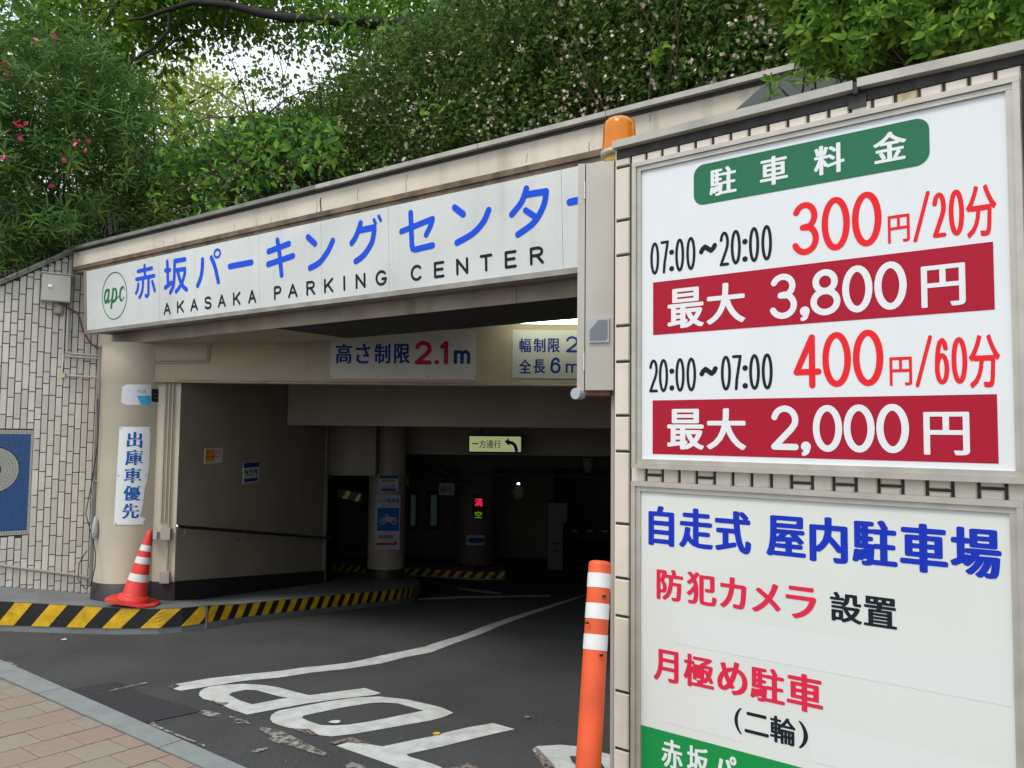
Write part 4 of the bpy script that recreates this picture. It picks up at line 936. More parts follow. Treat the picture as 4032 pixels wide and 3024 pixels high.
# notices on the side wall
nt = thing('notice', 'small yellow and white camera warning notice on the side wall', 'notice', IWP.X(.6, 1.2, .01))
s0, t0 = IWP.st(803, 1828); s1, t1 = IWP.st(877, 1763); part('sheet', MB().pbox(IWP, s0, s1, t0, t1, .0, .004), M['plate'], nt)
part('yellow_field', MB().pbox(IWP, s0+.02, s0+(s1-s0)*.55, t0+.02, t1-.01, .0045, .005), M['yellow'], nt)
K = Ink(IWP, .0055); K.txt_st('防犯カメラ', s0+.03, s1-.06, t1-.06, t1-.02, .03); K.txt_st('作動中', s0+.05, s1-.1, t0+.05, t1-.07, .03); K.done('character', M['red'], nt)
nt = thing('notice', 'white notice with blue header and blue arrow on the side wall', 'notice', IWP.X(1.2, 1.0, .01))
s0, t0 = IWP.st(955, 1905); s1, t1 = IWP.st(1020, 1818); part('sheet', MB().pbox(IWP, s0, s1, t0, t1, .0, .004), M['plate'], nt)
K = Ink(IWP, .005); K.rect(s0, s1, t1-.055, t1-.003); w_ = s1-s0; K.rect(s0+.02, s1-.06, t0+.015, t0+.05); K.poly([(s1-.07, t0+.002), (s1-.02, t0+.032), (s1-.07, t0+.062)]); K.done('blue_print', M['navy'], nt)
K = Ink(IWP, .005); K.txt_st('駐車場', s0+.03, s1-.04, t1-.115, t1-.075, .03); K.txt_st('入口', s0+.03, s1-.04, t0+.07, t0+.11, .03); K.done('character', M['black'], nt)
# vertical conduits on the pilaster
mb = MB()
for x in (-3.10, -3.135, -3.17): mb.tube([(x, 7.318, hz0-.01), (x, 7.318, .82 if x > -3.12 else .86)], .0095, 8)
cp = thing('conduit', 'three vertical beige conduits with small boxes on the pilaster', 'conduit', (-3.12, 7.31, .4))
part('tubes', mb.tube([(-3.10, 7.318, .72), (-3.10, 7.318, .4)], .0095, 8), M['pipe'], cp)
part('upper_box', MB().box(-3.145, -3.06, 7.26, 7.318, .72, .82), M['pipe'], cp); part('lower_box', MB().box(-3.15, -3.065, 7.28, 7.318, .33, .43), M['pipe'], cp)
part('socket', MB().box(-3.25, -3.17, 7.24, 7.30, .73, .79), M['plastic'], cp)
# beams following the ramp down, ceiling and far walls
def ibeam(Y, zb2, x0, name, m, th=.4): return part(name, MB().box(x0, 4, Y, Y+th, zb2, 2.5), m, gs)
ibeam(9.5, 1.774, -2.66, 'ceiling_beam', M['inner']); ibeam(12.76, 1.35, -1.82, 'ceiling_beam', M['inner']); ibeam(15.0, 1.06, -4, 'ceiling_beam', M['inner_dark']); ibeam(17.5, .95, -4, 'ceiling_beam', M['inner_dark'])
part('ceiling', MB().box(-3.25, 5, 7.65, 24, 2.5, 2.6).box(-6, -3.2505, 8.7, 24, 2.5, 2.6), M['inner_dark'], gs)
part('entrance_ceiling', MB().hexa([FP.X(1.5, 2.9, -1.03), FP.X(SR, 2.9, -1.03), (5, 7.29, 2.9), (-2.6, 7.29, 2.9), FP.X(1.5, 3.0, -1.03), FP.X(SR, 3.0, -1.03), (5, 7.29, 3.0), (-2.6, 7.29, 3.0)]), M['steelshade'], gs)
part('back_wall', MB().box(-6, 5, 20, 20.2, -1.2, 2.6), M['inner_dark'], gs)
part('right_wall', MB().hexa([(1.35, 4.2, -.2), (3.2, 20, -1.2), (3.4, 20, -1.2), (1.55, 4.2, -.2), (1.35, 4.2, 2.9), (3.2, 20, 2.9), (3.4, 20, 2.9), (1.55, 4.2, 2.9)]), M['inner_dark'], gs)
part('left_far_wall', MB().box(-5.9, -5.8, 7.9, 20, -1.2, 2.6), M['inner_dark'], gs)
# header over the side opening and hazard strips
OY = 11.55; OP = Plane((0, OY, 0), 0)
s0, _ = OP.st(1290, 1900); s1, _ = OP.st(1450, 1900); zt0 = OP.st(1380, 1872)[1]
part('opening_header', MB().pbox(OP, -2.9, -1.95, zt0, 2.5, -.3, 0), M['inner'], gs)
hz = thing('hazard_board', 'slanting black and yellow board above the side opening', 'hazard board', OP.X((s0+s1)/2, zt0-.1, 0))
a = OP.st(*zd(80, 655)); b = OP.st(*zd(345, 715)); w2 = .07
part('board', MB().hexa([OP.X(a[0], a[1]-w2, .01), OP.X(b[0], b[1]-w2, .01), OP.X(b[0], b[1]-w2, .03), OP.X(a[0], a[1]-w2, .03), OP.X(a[0], a[1]+.05, .01), OP.X(b[0], b[1]+.05, .01), OP.X(b[0], b[1]+.05, .03), OP.X(a[0], a[1]+.05, .03)]), M['hblack'], hz)
mb = MB()
for f0, f1 in ((.3, .55), (.8, 1.0)):
    x0 = a[0]+(b[0]-a[0])*f0; x1 = a[0]+(b[0]-a[0])*f1; y0 = a[1]+(b[1]-a[1])*f0; y1 = a[1]+(b[1]-a[1])*f1
    mb.add([OP.X(x0-.03, y0-w2+.01, .032), OP.X(x1-.05, y1-w2+.01, .032), OP.X(x1, y1+.045, .032), OP.X(x0+.04, y0+.045, .032)], [(0, 1, 2, 3)])
part('yellow_stripe', mb, M['yellow'], hz)
lk = [(-3.2, 12.9, zroad(12.9)+.16), (-2.0, 12.7, zroad(12.7)+.16)]
# inner kerbs with hazard stripes
def innerkerb(lbl, pts, period, n_):
    k = thing('striped_kerb', lbl, 'kerb', pts[0]); mb = MB()
    for a, b in zip(pts[:-1], pts[1:]):
        a = Vector(a); b = Vector(b); d = (b-a); d.z = 0; d.normalize(); nn = Vector((-d.y, d.x, 0))*.5
        mb.hexa([a+Vector((0, 0, -.2)), b+Vector((0, 0, -.2)), b+nn+Vector((0, 0, -.2)), a+nn+Vector((0, 0, -.2)), a, b, b+nn, a+nn])
    part('kerb', mb, M['walk'], k); hazard(k, pts, .01, plen(pts)-.01, period, .1, lambda y: zroad(y), .03, .004)
L = [ground(*p) for p in (zd(790, 1510), zd(1000, 1530), zd(1300, 1565), zd(1520, 1600), zd(1860, 1610))]
innerkerb('black and yellow striped kerb below the LED column deep in the garage', [(p.x, p.y, p.z+.15) for p in [ground(1586, 2268), ground(1680, 2272), ground(1800, 2280), ground(1880, 2285), ground(1990, 2283)]], .20, 0)
innerkerb('short striped kerb seen through the side opening left of the pillar', [(p.x, p.y, p.z+.15) for p in [ground(1310, 2250), ground(1440, 2262)]], .17, 0)
# inner pillar with signs
PX0 = at_y(1434, 2250, 11.9); PX1 = at_y(1582, 2250, 11.9); pcx = (PX0.x+PX1.x)/2; prd = (PX1.x-PX0.x)/2; pz = zroad(11.9)+.17
ip = thing('garage_pillar', 'round pillar inside the garage with motorcycle parking sign', 'pillar', (pcx, 11.9, pz))
part('shaft', MB().lathe([(prd, .16), (prd, 5)], 32, (pcx, 11.9+prd, pz-.02)), M['inner'], ip); part('plinth', MB().lathe([(prd+.01, -.1), (prd+.01, .15), (prd, .16)], 32, (pcx, 11.9+prd, pz-.02)), M['plinth'], ip)
IP = Plane((0, 11.86, 0), 0)
bs = thing('motorcycle_sign', 'white pillar sign with blue motorcycle square and red arrow', 'sign', IP.X(pcx, .2, 0))
def zz(x, y): return zd(x, y)
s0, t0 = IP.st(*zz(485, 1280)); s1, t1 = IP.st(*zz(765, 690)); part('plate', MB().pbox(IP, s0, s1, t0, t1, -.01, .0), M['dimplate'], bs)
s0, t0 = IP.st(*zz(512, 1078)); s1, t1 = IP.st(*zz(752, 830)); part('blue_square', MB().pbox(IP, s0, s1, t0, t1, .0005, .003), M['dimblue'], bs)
K = Ink(IP, .004)
for x in (578, 692): c = IP.st(*zz(x, 970)); K.stroke([(c[0]+.042*math.cos(2*math.pi*i/20), c[1]+.042*math.sin(2*math.pi*i/20)) for i in range(21)], .008)
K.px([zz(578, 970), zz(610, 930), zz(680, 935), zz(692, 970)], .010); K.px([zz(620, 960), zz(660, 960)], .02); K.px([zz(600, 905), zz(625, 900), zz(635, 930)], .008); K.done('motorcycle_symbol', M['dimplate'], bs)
K = Ink(IP, .004); s0, t0 = IP.st(*zz(510, 778)); s1, t1 = IP.st(*zz(752, 728)); K.txt_st('バイク駐車場', s0, s1, t0, t1, .02); K.done('character', M['navy'], bs)
K = Ink(IP, .004); s0, t0 = IP.st(*zz(528, 1165)); s1, t1 = IP.st(*zz(685, 1125)); K.txt_st('時間貸', s0, s1, t0, t1, .02); K.done('black_character', M['black'], bs)
K = Ink(IP, .004); K.px([zz(508, 1222), zz(700, 1220)], .018); K.poly([IP.st(*zz(700, 1175)), IP.st(*zz(738, 1222)), IP.st(*zz(700, 1240))][::-1]); K.done('red_arrow', M['crimson'], bs)
us = thing('notice', 'small white notice with blue bars above the motorcycle sign', 'notice', IP.X(pcx, .9, 0))
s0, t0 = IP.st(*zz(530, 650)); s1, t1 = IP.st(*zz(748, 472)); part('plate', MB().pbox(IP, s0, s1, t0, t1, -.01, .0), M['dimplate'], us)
K = Ink(IP, .002); K.rect(s0+.01, s1-.01, t1-.05, t1-.005); K.rect(s0+.03, s1-.04, t0+.01, t0+.045); K.done('blue_print', M['navy'], us)
K = Ink(IP, .002); K.txt_st('駐車場', s0+.05, s1-.05, t1-.10, t1-.065, .02); K.txt_st('入口右', s0+.05, s1-.05, t0+.06, t0+.095, .02); K.done('character', M['black'], us)
# hanging one-way lightbox
OWY = Plane((0, 12.2, 0), 0)
ow = thing('one_way_sign', 'lit yellow green one-way lightbox with blue left turn arrow', 'sign', at_y(1950, 1710, 12.2))
s0, t0 = OWY.st(*zd(1500, 228)); s1, t1 = OWY.st(*zd(2092, 40)); part('case', MB().pbox(OWY, s0, s1, t0, t1, -.15, 0), M['dark'], ow)
part('face', MB().pbox(OWY, s0+.02, s1-.02, t0+.02, t1-.02, .0005, .004), M['litsign'], ow)
part('hanger', MB().tube([OWY.X(s0+.2, t1, -.07), OWY.X(s0+.2, t1+.5, -.07)], .01, 6), M['dark'], ow)
K = Ink(OWY, .005)
for ch, l, r_ in (('一', 1548, 1612), ('方', 1622, 1695), ('通', 1702, 1775), ('行', 1782, 1858)): K.txt(ch, zd(l, 0)[0], zd(r_, 0)[0], zd(l, 178 if ch != '一' else 136), zd(l, 92 if ch != '一' else 122), .015)
K.done('character', mat('teal_ink', (.01, .10, .10), .4), ow)
K = Ink(OWY, .005); K.px([zd(1945, 115), zd(1985, 125), zd(2015, 155), zd(2028, 205)], .025, True); K.poly([OWY.st(*zd(1900, 108)), OWY.st(*zd(1952, 155)), OWY.st(*zd(1945, 68))]); K.done('arrow', M['blue'], ow)
# LED column, booth windows, machine
LCX = at_y(1866, 2200, 15.2); 
lc = thing('led_column', 'dark round column deep inside with red and green vacancy display', 'column', (LCX.x, 15.4, -.8))
part('shaft', MB().lathe([(.38, 0), (.38, 3.4)], 28, (LCX.x, 15.5, -.78)), M['inner_dark'], lc)
LP = Plane((0, 15.08, 0), 0)
ld = thing('vacancy_display', 'LED vacancy display with red full and green vacant characters', 'display', LP.X(LCX.x, .6, 0))
s0, t0 = LP.st(*zd(1545, 960)); s1, t1 = LP.st(*zd(1690, 690)); part('case', MB().pbox(LP, s0, s1, t0, t1, -.05, 0), M['dark'], ld)
K = Ink(LP, .002); K.txt('満', zd(1572, 0)[0], zd(1658, 0)[0], zd(1572, 812), zd(1572, 725), .015); K.done('red_lettering', M['ledred'], ld)
K = Ink(LP, .002); K.txt('空', zd(1575, 0)[0], zd(1652, 0)[0], zd(1575, 938), zd(1575, 865), .01); K.done('green_lettering', M['ledgreen'], ld)
la = thing('arrow_sign', 'pale plate with dark blue left arrow below the vacancy display', 'sign', LP.X(LCX.x, 0, 0))
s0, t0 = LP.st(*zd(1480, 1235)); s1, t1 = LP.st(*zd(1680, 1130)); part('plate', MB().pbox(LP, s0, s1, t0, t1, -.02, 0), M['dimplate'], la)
K = Ink(LP, .002); K.px([zd(1540, 1183), zd(1650, 1183)], .05); K.poly([LP.st(*zd(1490, 1183)), LP.st(*zd(1545, 1215)), LP.st(*zd(1545, 1152))]); K.done('arrow', M['navy'], la)
BWP = Plane((0, 17.0, 0), 0)
bw = thing('attendant_booth', 'dark attendant booth with two narrow frosted windows', 'booth', (-1.6, 17, -.9))
part('wall', MB().pbox(BWP, -3.6, 0.9, -1.0, 1.1, -.2, 0), M['inner_dark'], bw)
for a in ((850, 960), (1065, 1190)):
    s0, t0 = BWP.st(*zd(a[0], 1070)); s1, t1 = BWP.st(*zd(a[1], 650)); f = part('window', MB().pbox(BWP, s0, s1, t0, t1, .0005, .02), M['dark'], bw)
    part('pane', MB().pbox(BWP, s0+.05, s1-.05, t0+.1, t1-.07, .0205, .024), M['glassdim'], f)
ss = thing('slow_sign', 'white drive slowly plate hanging before the booth', 'sign', at_y(1758, 1925, 14.5))
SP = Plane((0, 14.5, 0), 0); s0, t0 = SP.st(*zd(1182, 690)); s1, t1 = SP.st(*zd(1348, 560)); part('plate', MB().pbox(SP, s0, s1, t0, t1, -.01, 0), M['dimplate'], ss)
K = Ink(SP, .002); K.txt('徐', zd(1200, 0)[0], zd(1260, 0)[0], zd(1200, 665), zd(1200, 582), .015); K.txt('行', zd(1268, 0)[0], zd(1330, 0)[0], zd(1268, 665), zd(1268, 582), .015); K.done('character', M['navy'], ss)
mp = at_y(1600, 1890, 12.9); tag(part('warning_lamp', MB().box(mp.x-.04, mp.x+.07, 12.6, 12.7, mp.z-.07, mp.z+.07), mat('orange_lamp', (.6, .2, .02), .5)), 'small orange lamp box beside the garage pillar', 'lamp')
sp = at_y(2041, 1905, 15.0); sl_ = thing('spot_lamp', 'small lit spotlight on the dark ceiling above the machine', 'lamp', sp)
part('bulb', MB().lathe([(0, -.02), (.03, 0), (.015, .02), (0, .02)], 12, sp), M['bulb'], sl_); part('shade', MB().lathe([(.03, .036), (.12, -.08), (.10, -.2), (0, -.24)], 16, (sp.x, sp.y, sp.z-.05)), M['inner'], sl_)
tm = at_y(2190, 2215, 15.5); tm0 = at_y(2156, 2210, 15.5); tm1 = at_y(2233, 1990, 15.5)
tk_ = thing('ticket_machine', 'pale ticket machine standing deep in the garage', 'ticket machine', (tm0.x, 15.5, -.91))
part('cabinet', MB().box(tm0.x, tm0.x+.29, 15.5, 15.9, -.91, .0), M['machine'], tk_); part('display_head', MB().box(tm0.x, tm1.x, 15.45, 15.9, .0, .37), M['machine'], tk_); part('slot', MB().box(tm0.x+.1, tm0.x+.24, 15.485, 15.499, -.42, -.39).box(tm0.x+.1, tm0.x+.22, 15.485, 15.499, -.56, -.53), M['dark'], tk_)
cc_ = at_y(2315, 1850, 14.9); tag(part('camera_unit', MB().lathe([(0, 0), (.05, .02), (.08, .1), (.1, .1), (.1, .28), (0, .28)], 14, (cc_.x, 14.85, cc_.z-.06)), M['inner']), 'small ceiling camera unit on the far beam', 'security camera')
paint('lane_line', [[r8(950, 670), r8(1200, 660), r8(1720, 652), r8(1720, 662), r8(1200, 672), r8(950, 682)]], M['paint'], .004)
paint('lane_line', [[r8(1180, 608), r8(1300, 622), r8(1440, 640), r8(1430, 648), r8(1280, 634), r8(1180, 620)]], M['paint'], .004)

pi_ = thing('ceiling_pipes', 'dark pipes bending across the garage ceiling behind the one-way sign', 'pipes', (-1, 14, 1.2))
for pts, r_ in (([(1500, 1795), (1640, 1815), (1700, 1830), (1790, 1880), (1800, 1905), (1860, 1900)], .035), ([(1600, 1882), (1700, 1886), (1780, 1884)], .02), ([(1860, 1868), (2050, 1872), (2400, 1878)], .022)):
    part('pipe', MB().tube([at_y(u, v, 13.8) for u, v in pts], r_, 8), M['steelshade'], pi_)
for i, (u, lb_) in enumerate(((2262, 'leftmost of three pale low plates far back in the garage'), (2322, 'middle of three pale low plates far back in the garage'), (2380, 'rightmost of three pale low plates far back in the garage'))):
    p = at_y(u, 2091, 18.5); tag(part('wheel_stop', MB().box(p.x-.07, p.x+.07, 18.5, 18.6, p.z-.02, p.z+.02), M['plate']), lb_, 'wheel stop', 'pale plates far back in the garage')
# ================================================================== NEAR WALL WITH THE TWO BOARDS
YN = R(-38.47)
o_ = at_y(2550, 1700, 2.9); NW = Plane((o_.x, o_.y, 0), YN)
nw = thing('tiled_gate_wall', 'near cream tiled wall carrying the two price boards', 'wall', NW.X(0, 0, 0))
sC = NW.st(2424, 1500)[0]; zcb = NW.st(2414, 600)[1]; 
zct = NW.st(2414, 570)[1]
NE = 1.95
part('wall_core', MB().pbox(NW, sC+.004, NE, 0, zcb+.001, -.55, 0), M['groutnear'], nw)
part('side_face', MB().pbox(NW, sC, sC+.0035, 0, zcb, -.55, .004), M['tilenear'], nw)
# coping in two lengths, the right one sagging a little
j0 = NW.st(3368, 322)[0]; j1 = NW.st(3386, 312)[0]; cl0 = NW.st(2412, 580, .03)[0]
part('coping', MB().pbox(NW, cl0, j0, zcb+.002, zct, -.6, .035), M['coping'], nw)
dr = .030; mb = MB(); h0, h1 = -.6, .035; za, zb3 = zcb+.006, zct+.004
eR = NE+.05
mb.hexa([NW.X(j1, za, h0), NW.X(eR, za-dr, h0), NW.X(eR, zb3-dr, h0), NW.X(j1, zb3, h0), NW.X(j1, za, h1), NW.X(eR, za-dr, h1), NW.X(eR, zb3-dr, h1), NW.X(j1, zb3, h1)])
part('coping', mb, M['coping'], nw)
part('sealant', MB().pbox(NW, j0, j1, zcb-.01, zct-.006, -.5, .028).pbox(NW, sC+.01, NE, zcb-.032, zcb, -.01, .0045).pbox(NW, j0-.02, j1+.02, zcb-.05, zcb-.01, 0, .012), M['seal'], nw)
# tile columns
pn = .0655; gp = .0090; vj = NW.st(2484, 1300)[0]
cols = [(sC+.001, vj-gp/2)] + [(vj+gp/2+i*pn, vj+gp/2+(i+1)*pn-gp) for i in range(26)]
c0j = [NW.st(2450, y)[1] for y in (659, 869, 1006, 1284, 1425, 1637, 1778, 2063, 2277, 2427, 2724, 2951)]
BT = (NW.st(2501, 648, .03), NW.st(4015, 298, .03), NW.st(2489, 1842, .03))
bs0, bs1 = (BT[0][0]+NW.st(2489, 1842, .03)[0])/2, BT[1][0]; bt1 = (BT[0][1]+BT[1][1])/2; bt0 = BT[2][1]
lt1 = (NW.st(2490, 1897, .03)[1]+NW.st(4032, 1969, .03)[1])/2; ls1 = NW.st(4042, 2300, .03)[0]
zTop = zcb-.034
for ci, (a, b) in enumerate(cols):
    if ci == 0:
        js = sorted(c0j+[zTop, 0.25]); 
    else:
        js = [zTop]; z = zTop-random.choice([.13, .2, .27])
        while z > .2: js.append(z); z -= random.choice([.135, .2, .2, .27])
        gmid = (bt0+lt1)/2; hc = [NW.st(x, 1870)[0] for x in (2567, 2768, 3143, 3313, 3491, 3690, 3901)]
        js = [z for z in js if not (lt1-.05 < z < bt0+.05)]
        if any(a-.004 < h_ < b+.004 for h_ in hc): js.append(gmid+random.uniform(-.006, .006))
        js = sorted(js+[.2])
    for k, (z0_, z1_) in enumerate(zip(js[:-1], js[1:])):
        z0t, z1t = z0_+gp/2, z1_-(0 if z1_ == zTop else gp/2)
        if ci >= 2 and z1t < bt1-.04 and z0t > bt0+.03 and b < bs1: continue
        if ci >= 2 and z1t < lt1-.03: continue
        if z1t-z0t < .015: continue
        if ci >= 2:      # where a board hides most of a tile keep the visible end
            if z0t < bt1 < z1t: z0t = max(z0t, bt1-.06)
            if z0t < lt1-.02 < z1t: z0t = lt1-.02
        m = M['tilenear']
        if (ci in (15,) and z1_ == zTop) or (ci == 8 and z0t < bt0 < z1t+.05 and z1t < bt0+.2): m = M['tilerust']
        o = link('tile', tilemesh(b-a, z1t-z0t, .006, m, m.name), nw, NW.X((a+b)/2, (z0t+z1t)/2, 0)); o.rotation_euler = (random.uniform(-.004, .004), random.uniform(-.003, .003), YN+random.uniform(-.006, .006))

# ---- boards
BP = NW.shifted(.03)
def board(root, s0, s1, t0, t1, face):
    w = .017
    def rail(nm, a, b, c, d, h): part(nm, MB().pbox(BP, a, b, c, d, -.028, h), M['alu'], root)
    for k, (ins, h) in enumerate(((0, .016), (w, .009))):
        a, b, c, d = s0+ins, s1-ins, t0+ins, t1-ins; nm = 'outer_frame' if k == 0 else 'inner_frame'; g = .0004
        part(nm, MB().pbox(BP, a, b, d-w+g, d, -.028, h).pbox(BP, a, b, c, c+w-g, -.028, h).pbox(BP, a, a+w-g, c+w, d-w, -.028, h-.0006).pbox(BP, b-w+g, b, c+w, d-w, -.028, h-.0006), M['alu'], root)
    part('face', MB().pbox(BP, s0+2*w-.002, s1-2*w+.002, t0+2*w-.002, t1-2*w+.002, -.02, 0), face, root)
ub = thing('price_board', 'upper white parking fee board with green title and crimson price bands', 'sign board', BP.X(bs0, bt0, 0))
board(ub, bs0, bs1, bt0, bt1, M['board'])
# green title pill
K = Ink(BP, .001)
s0 = BP.st(*z1(918, 640))[0]; s1 = BP.st(*z2(1183, 1240))[0]; t1 = BP.st(*z1(1500, 305))[1]; t0 = BP.st(*z1(1500, 760))[1]; r = .038
pp = arc(s1-r, t1-r, r, r, 90, 0, 8)+arc(s1-r, t0+r, r, r, 0, -90, 8)+arc(s0+r, t0+r, r, r, 270, 180, 8)+arc(s0+r, t1-r, r, r, 180, 90, 8); K.poly(pp[::-1]); K.done('title_band', M['green'], ub)
K = Ink(BP, .0016)
K.txt('駐', z1(1090, 0)[0], z1(1385, 0)[0], z1(1200, 745), z1(1290, 425), .032); K.txt('車', z1(1640, 0)[0], z1(1945, 0)[0], z1(1790, 630), z1(1795, 315), .032)
K.txt('料', zr(1125, 0)[0], zr(1285, 0)[0], zr(1165, 908), zr(1250, 738), .032); K.txt('金', z2(572, 0)[0], z2(940, 0)[0], z2(600, 1512), z2(755, 1158), .032)
K.done('title_character', M['white'], ub)
K = Ink(BP, .001)
def times(fr, lst, B_, T_, r=.0050):
    t0 = BP.st(*fr(*B_))[1]; t1 = BP.st(*fr(*T_))[1]
    for ch, a, b in lst:
        s0, s1 = BP.st(*fr(a, B_[1]-150))[0], BP.st(*fr(b, B_[1]-150))[0]
        if ch == '~': K.glyph_st(ch, s0, s1, t0+(t1-t0)*.42, t0+(t1-t0)*.72, .0085)
        else: K.glyph_st(ch, s0, s1, t0, t1, r)
times(z1, [('0', 445, 542), ('7', 555, 648), (':', 660, 695), ('0', 716, 814), ('0', 836, 937), ('~', 975, 1172), ('2', 1200, 1303), ('0', 1321, 1432), (':', 1457, 1496), ('0', 1520, 1632), ('0', 1655, 1772)], (495, 1608), (495, 1256))
times(z3, [('2', 433, 527), ('0', 538, 639), (':', 662, 697), ('0', 718, 819), ('0', 838, 944), ('~', 980, 1180), ('0', 1213, 1324), ('7', 1335, 1442), (':', 1458, 1498), ('0', 1521, 1639), ('0', 1658, 1778)], (590, 1227), (590, 866))
K.done('time_character', M['black'], ub)
K = Ink(BP, .001)
K.glyph('3', z1(1990, 0)[0], 3226, zr(1085, 1320), zr(1085, 1045), .0098); K.glyph('0', z4(12, 0)[0], z4(322, 0)[0], z4(150, 1072), z4(180, 480), .0098); K.glyph('0', z4(343, 0)[0], z4(668, 0)[0], z4(490, 1027), z4(520, 422), .0098)
K.txt('円', z4(733, 0)[0], z4(972, 0)[0], z4(750, 993), z4(965, 662), .018); K.px([z4(1030, 960), z4(1165, 438)], .0052)
K.glyph('2', z4(1220, 0)[0], z4(1370, 0)[0], z4(1240, 932), z4(1300, 434), .0062); K.glyph('0', z4(1398, 0)[0], z4(1567, 0)[0], z4(1490, 905), z4(1485, 402), .0062)
K.txt('分', z4(1585, 0)[0], z4(1922, 0)[0], z4(1635, 935), z4(1815, 342), .026)
K.glyph('4', 3125, 3236, (3200, 1529), (3200, 1316), .0098); K.glyph('0', z5(20, 0)[0], z5(334, 0)[0], z5(175, 897), z5(180, 293), .0098); K.glyph('0', z5(353, 0)[0], z5(688, 0)[0], z5(520, 887), z5(520, 268), .0098)
K.txt('円', z5(752, 0)[0], z5(997, 0)[0], z5(770, 882), z5(985, 562), .018); K.px([z5(1053, 878), z5(1190, 350)], .0052)
K.glyph('6', z5(1245, 0)[0], z5(1404, 0)[0], z5(1325, 867), z5(1325, 360), .0062); K.glyph('0', z5(1428, 0)[0], z5(1602, 0)[0], z5(1520, 860), z5(1510, 350), .0062)
K.txt('分', z5(1618, 0)[0], z5(1962, 0)[0], z5(1665, 910), z5(1850, 318), .026)
K.done('price_character', M['red'], ub)
K = Ink(BP, .001)
for TL_, TR_, BL_, BR_ in (((2573, 1114.5), (3910.5, 949), (2571, 1320.6), (3917, 1217)), ((2570, 1579), (3925, 1549), (2570, 1789), (3933, 1823))):
    a, b, c, d = BP.st(*TL_), BP.st(*TR_), BP.st(*BL_), BP.st(*BR_); K.rect((a[0]+c[0])/2, (b[0]+d[0])/2, (c[1]+d[1])/2, (a[1]+b[1])/2)
K.done('price_band', M['crimson'], ub)
K = Ink(BP, .0016)
K.txt('最', z3(635, 0)[0], z3(1032, 0)[0], z3(800, 530), z3(830, 92), .034); K.txt('大', z3(1057, 0)[0], z3(1482, 0)[0], z3(1085, 495), z3(1265, 40), .034)
K.glyph('3', z3(1748, 0)[0], z3(2045, 0)[0], z3(1885, 432), zr(970, 1417), .0100)
K.glyph('8', 3192, 3311, (3246, 1242), zr(1185, 1394), .0100); K.glyph('0', z4(238, 0)[0], z4(568, 0)[0], (3373, 1231), z4(405, 1229), .0100); K.glyph('0', z4(588, 0)[0], z4(942, 0)[0], z5(750, 56), z4(770, 1186), .0100)
K.txt('円', z4(1098, 0)[0], z4(1582, 0)[0], z5(1140, 34), z4(1570, 1195), .024)
K.disc(BP.st(*z3(2128, 348)), .0155); K.px([z3(2150, 370), z3(2135, 415), z3(2105, 432)], .007, True)
K.txt('最', z3(630, 0)[0], z3(1034, 0)[0], z6(800, 193), z3(830, 1410), .034); K.txt('大', z6(1058, 0)[0], z6(1492, 0)[0], z6(1085, 192), z3(1265, 1404), .034)
K.glyph('2', z6(1763, 0)[0], z6(2062, 0)[0], z6(1900, 198), z3(1905, 1373), .0100); K.disc(BP.st(*z6(2140, 160)), .0155); K.px([z6(2165, 180), z6(2150, 220), z6(2118, 240)], .007, True)
for a, b, tx, bx in ((-82, 238, 75, 80), (253, 592, 420, 430), (610, 967, 780, 790)): K.glyph('0', z5(a, 0)[0], z5(b, 0)[0], z7(bx, 220+(bx-80)*.02), z5(tx, 1090-(tx-75)*.017), .0100)
K.txt('円', z5(1125, 0)[0], z5(1627, 0)[0], z7(1170, 250), z5(1600, 1165), .024)
K.done('white_character', M['white'], ub)

lb0 = .12
lb = thing('information_board', 'lower white information board with blue and pink lettering and green footer', 'sign board', BP.X(bs0, lb0, 0))
board(lb, bs0-.002, ls1, lb0, lt1, M['board2'])
K = Ink(BP, .001)
for ch, f1, a, f2, b, B_, T_ in (('自', z6, 425, z6, 707, z6(440, 1230), z6(560, 808)), ('走', z6, 757, z6, 1130, z6(1100, 1290), z6(940, 835)), ('式', z6, 1150, z6, 1545, z6(1480, 1335), z6(1385, 865)), ('屋', z6, 1708, z6, 2140, z6(2130, 1390), z6(1750, 905)),
    ('内', z6, 2180, z7, 298, z7(270, 1445), z7(80, 930)), ('駐', z7, 345, z7, 838, z7(830, 1490), z7(675, 965)), ('車', z7, 865, z7, 1390, z7(1125, 1535), z7(1115, 1000)), ('場', z7, 1415, z7, 1975, z7(1920, 1612), z7(1500, 1030))):
    K.txt(ch, f1(a, 0)[0], f2(b, 0)[0], B_, T_, .046)
K.done('blue_character', M['blue'], lb)
K = Ink(BP, .001)
for ch, a, b, B_, T_ in (('防', 425, 665, z8(650, 165), z6(570, 1487)), ('犯', 695, 968, z8(950, 207), z6(940, 1525)), ('カ', 995, 1237, z8(1200, 235), z6(1330, 1583)), ('メ', 1283, 1547, z8(1310, 247), z8(1510, 0)), ('ラ', 1590, 1870, z8(1650, 303), z8(1620, 8)),
    ('月', 397, 624, z8(600, 902), z8(435, 578)), ('極', 668, 944, z8(935, 967), z8(710, 623)), ('め', 973, 1247, z8(1130, 1002), z8(1130, 703)), ('駐', 1270, 1582, z8(1570, 1102), z8(1430, 755)), ('車', 1600, 1927, z8(1765, 1152), z8(1755, 810))):
    K.txt(ch, z8(a, 0)[0], z8(b, 0)[0], B_, T_, .038)
K.done('pink_character', M['pinkred'], lb)
K = Ink(BP, .001)
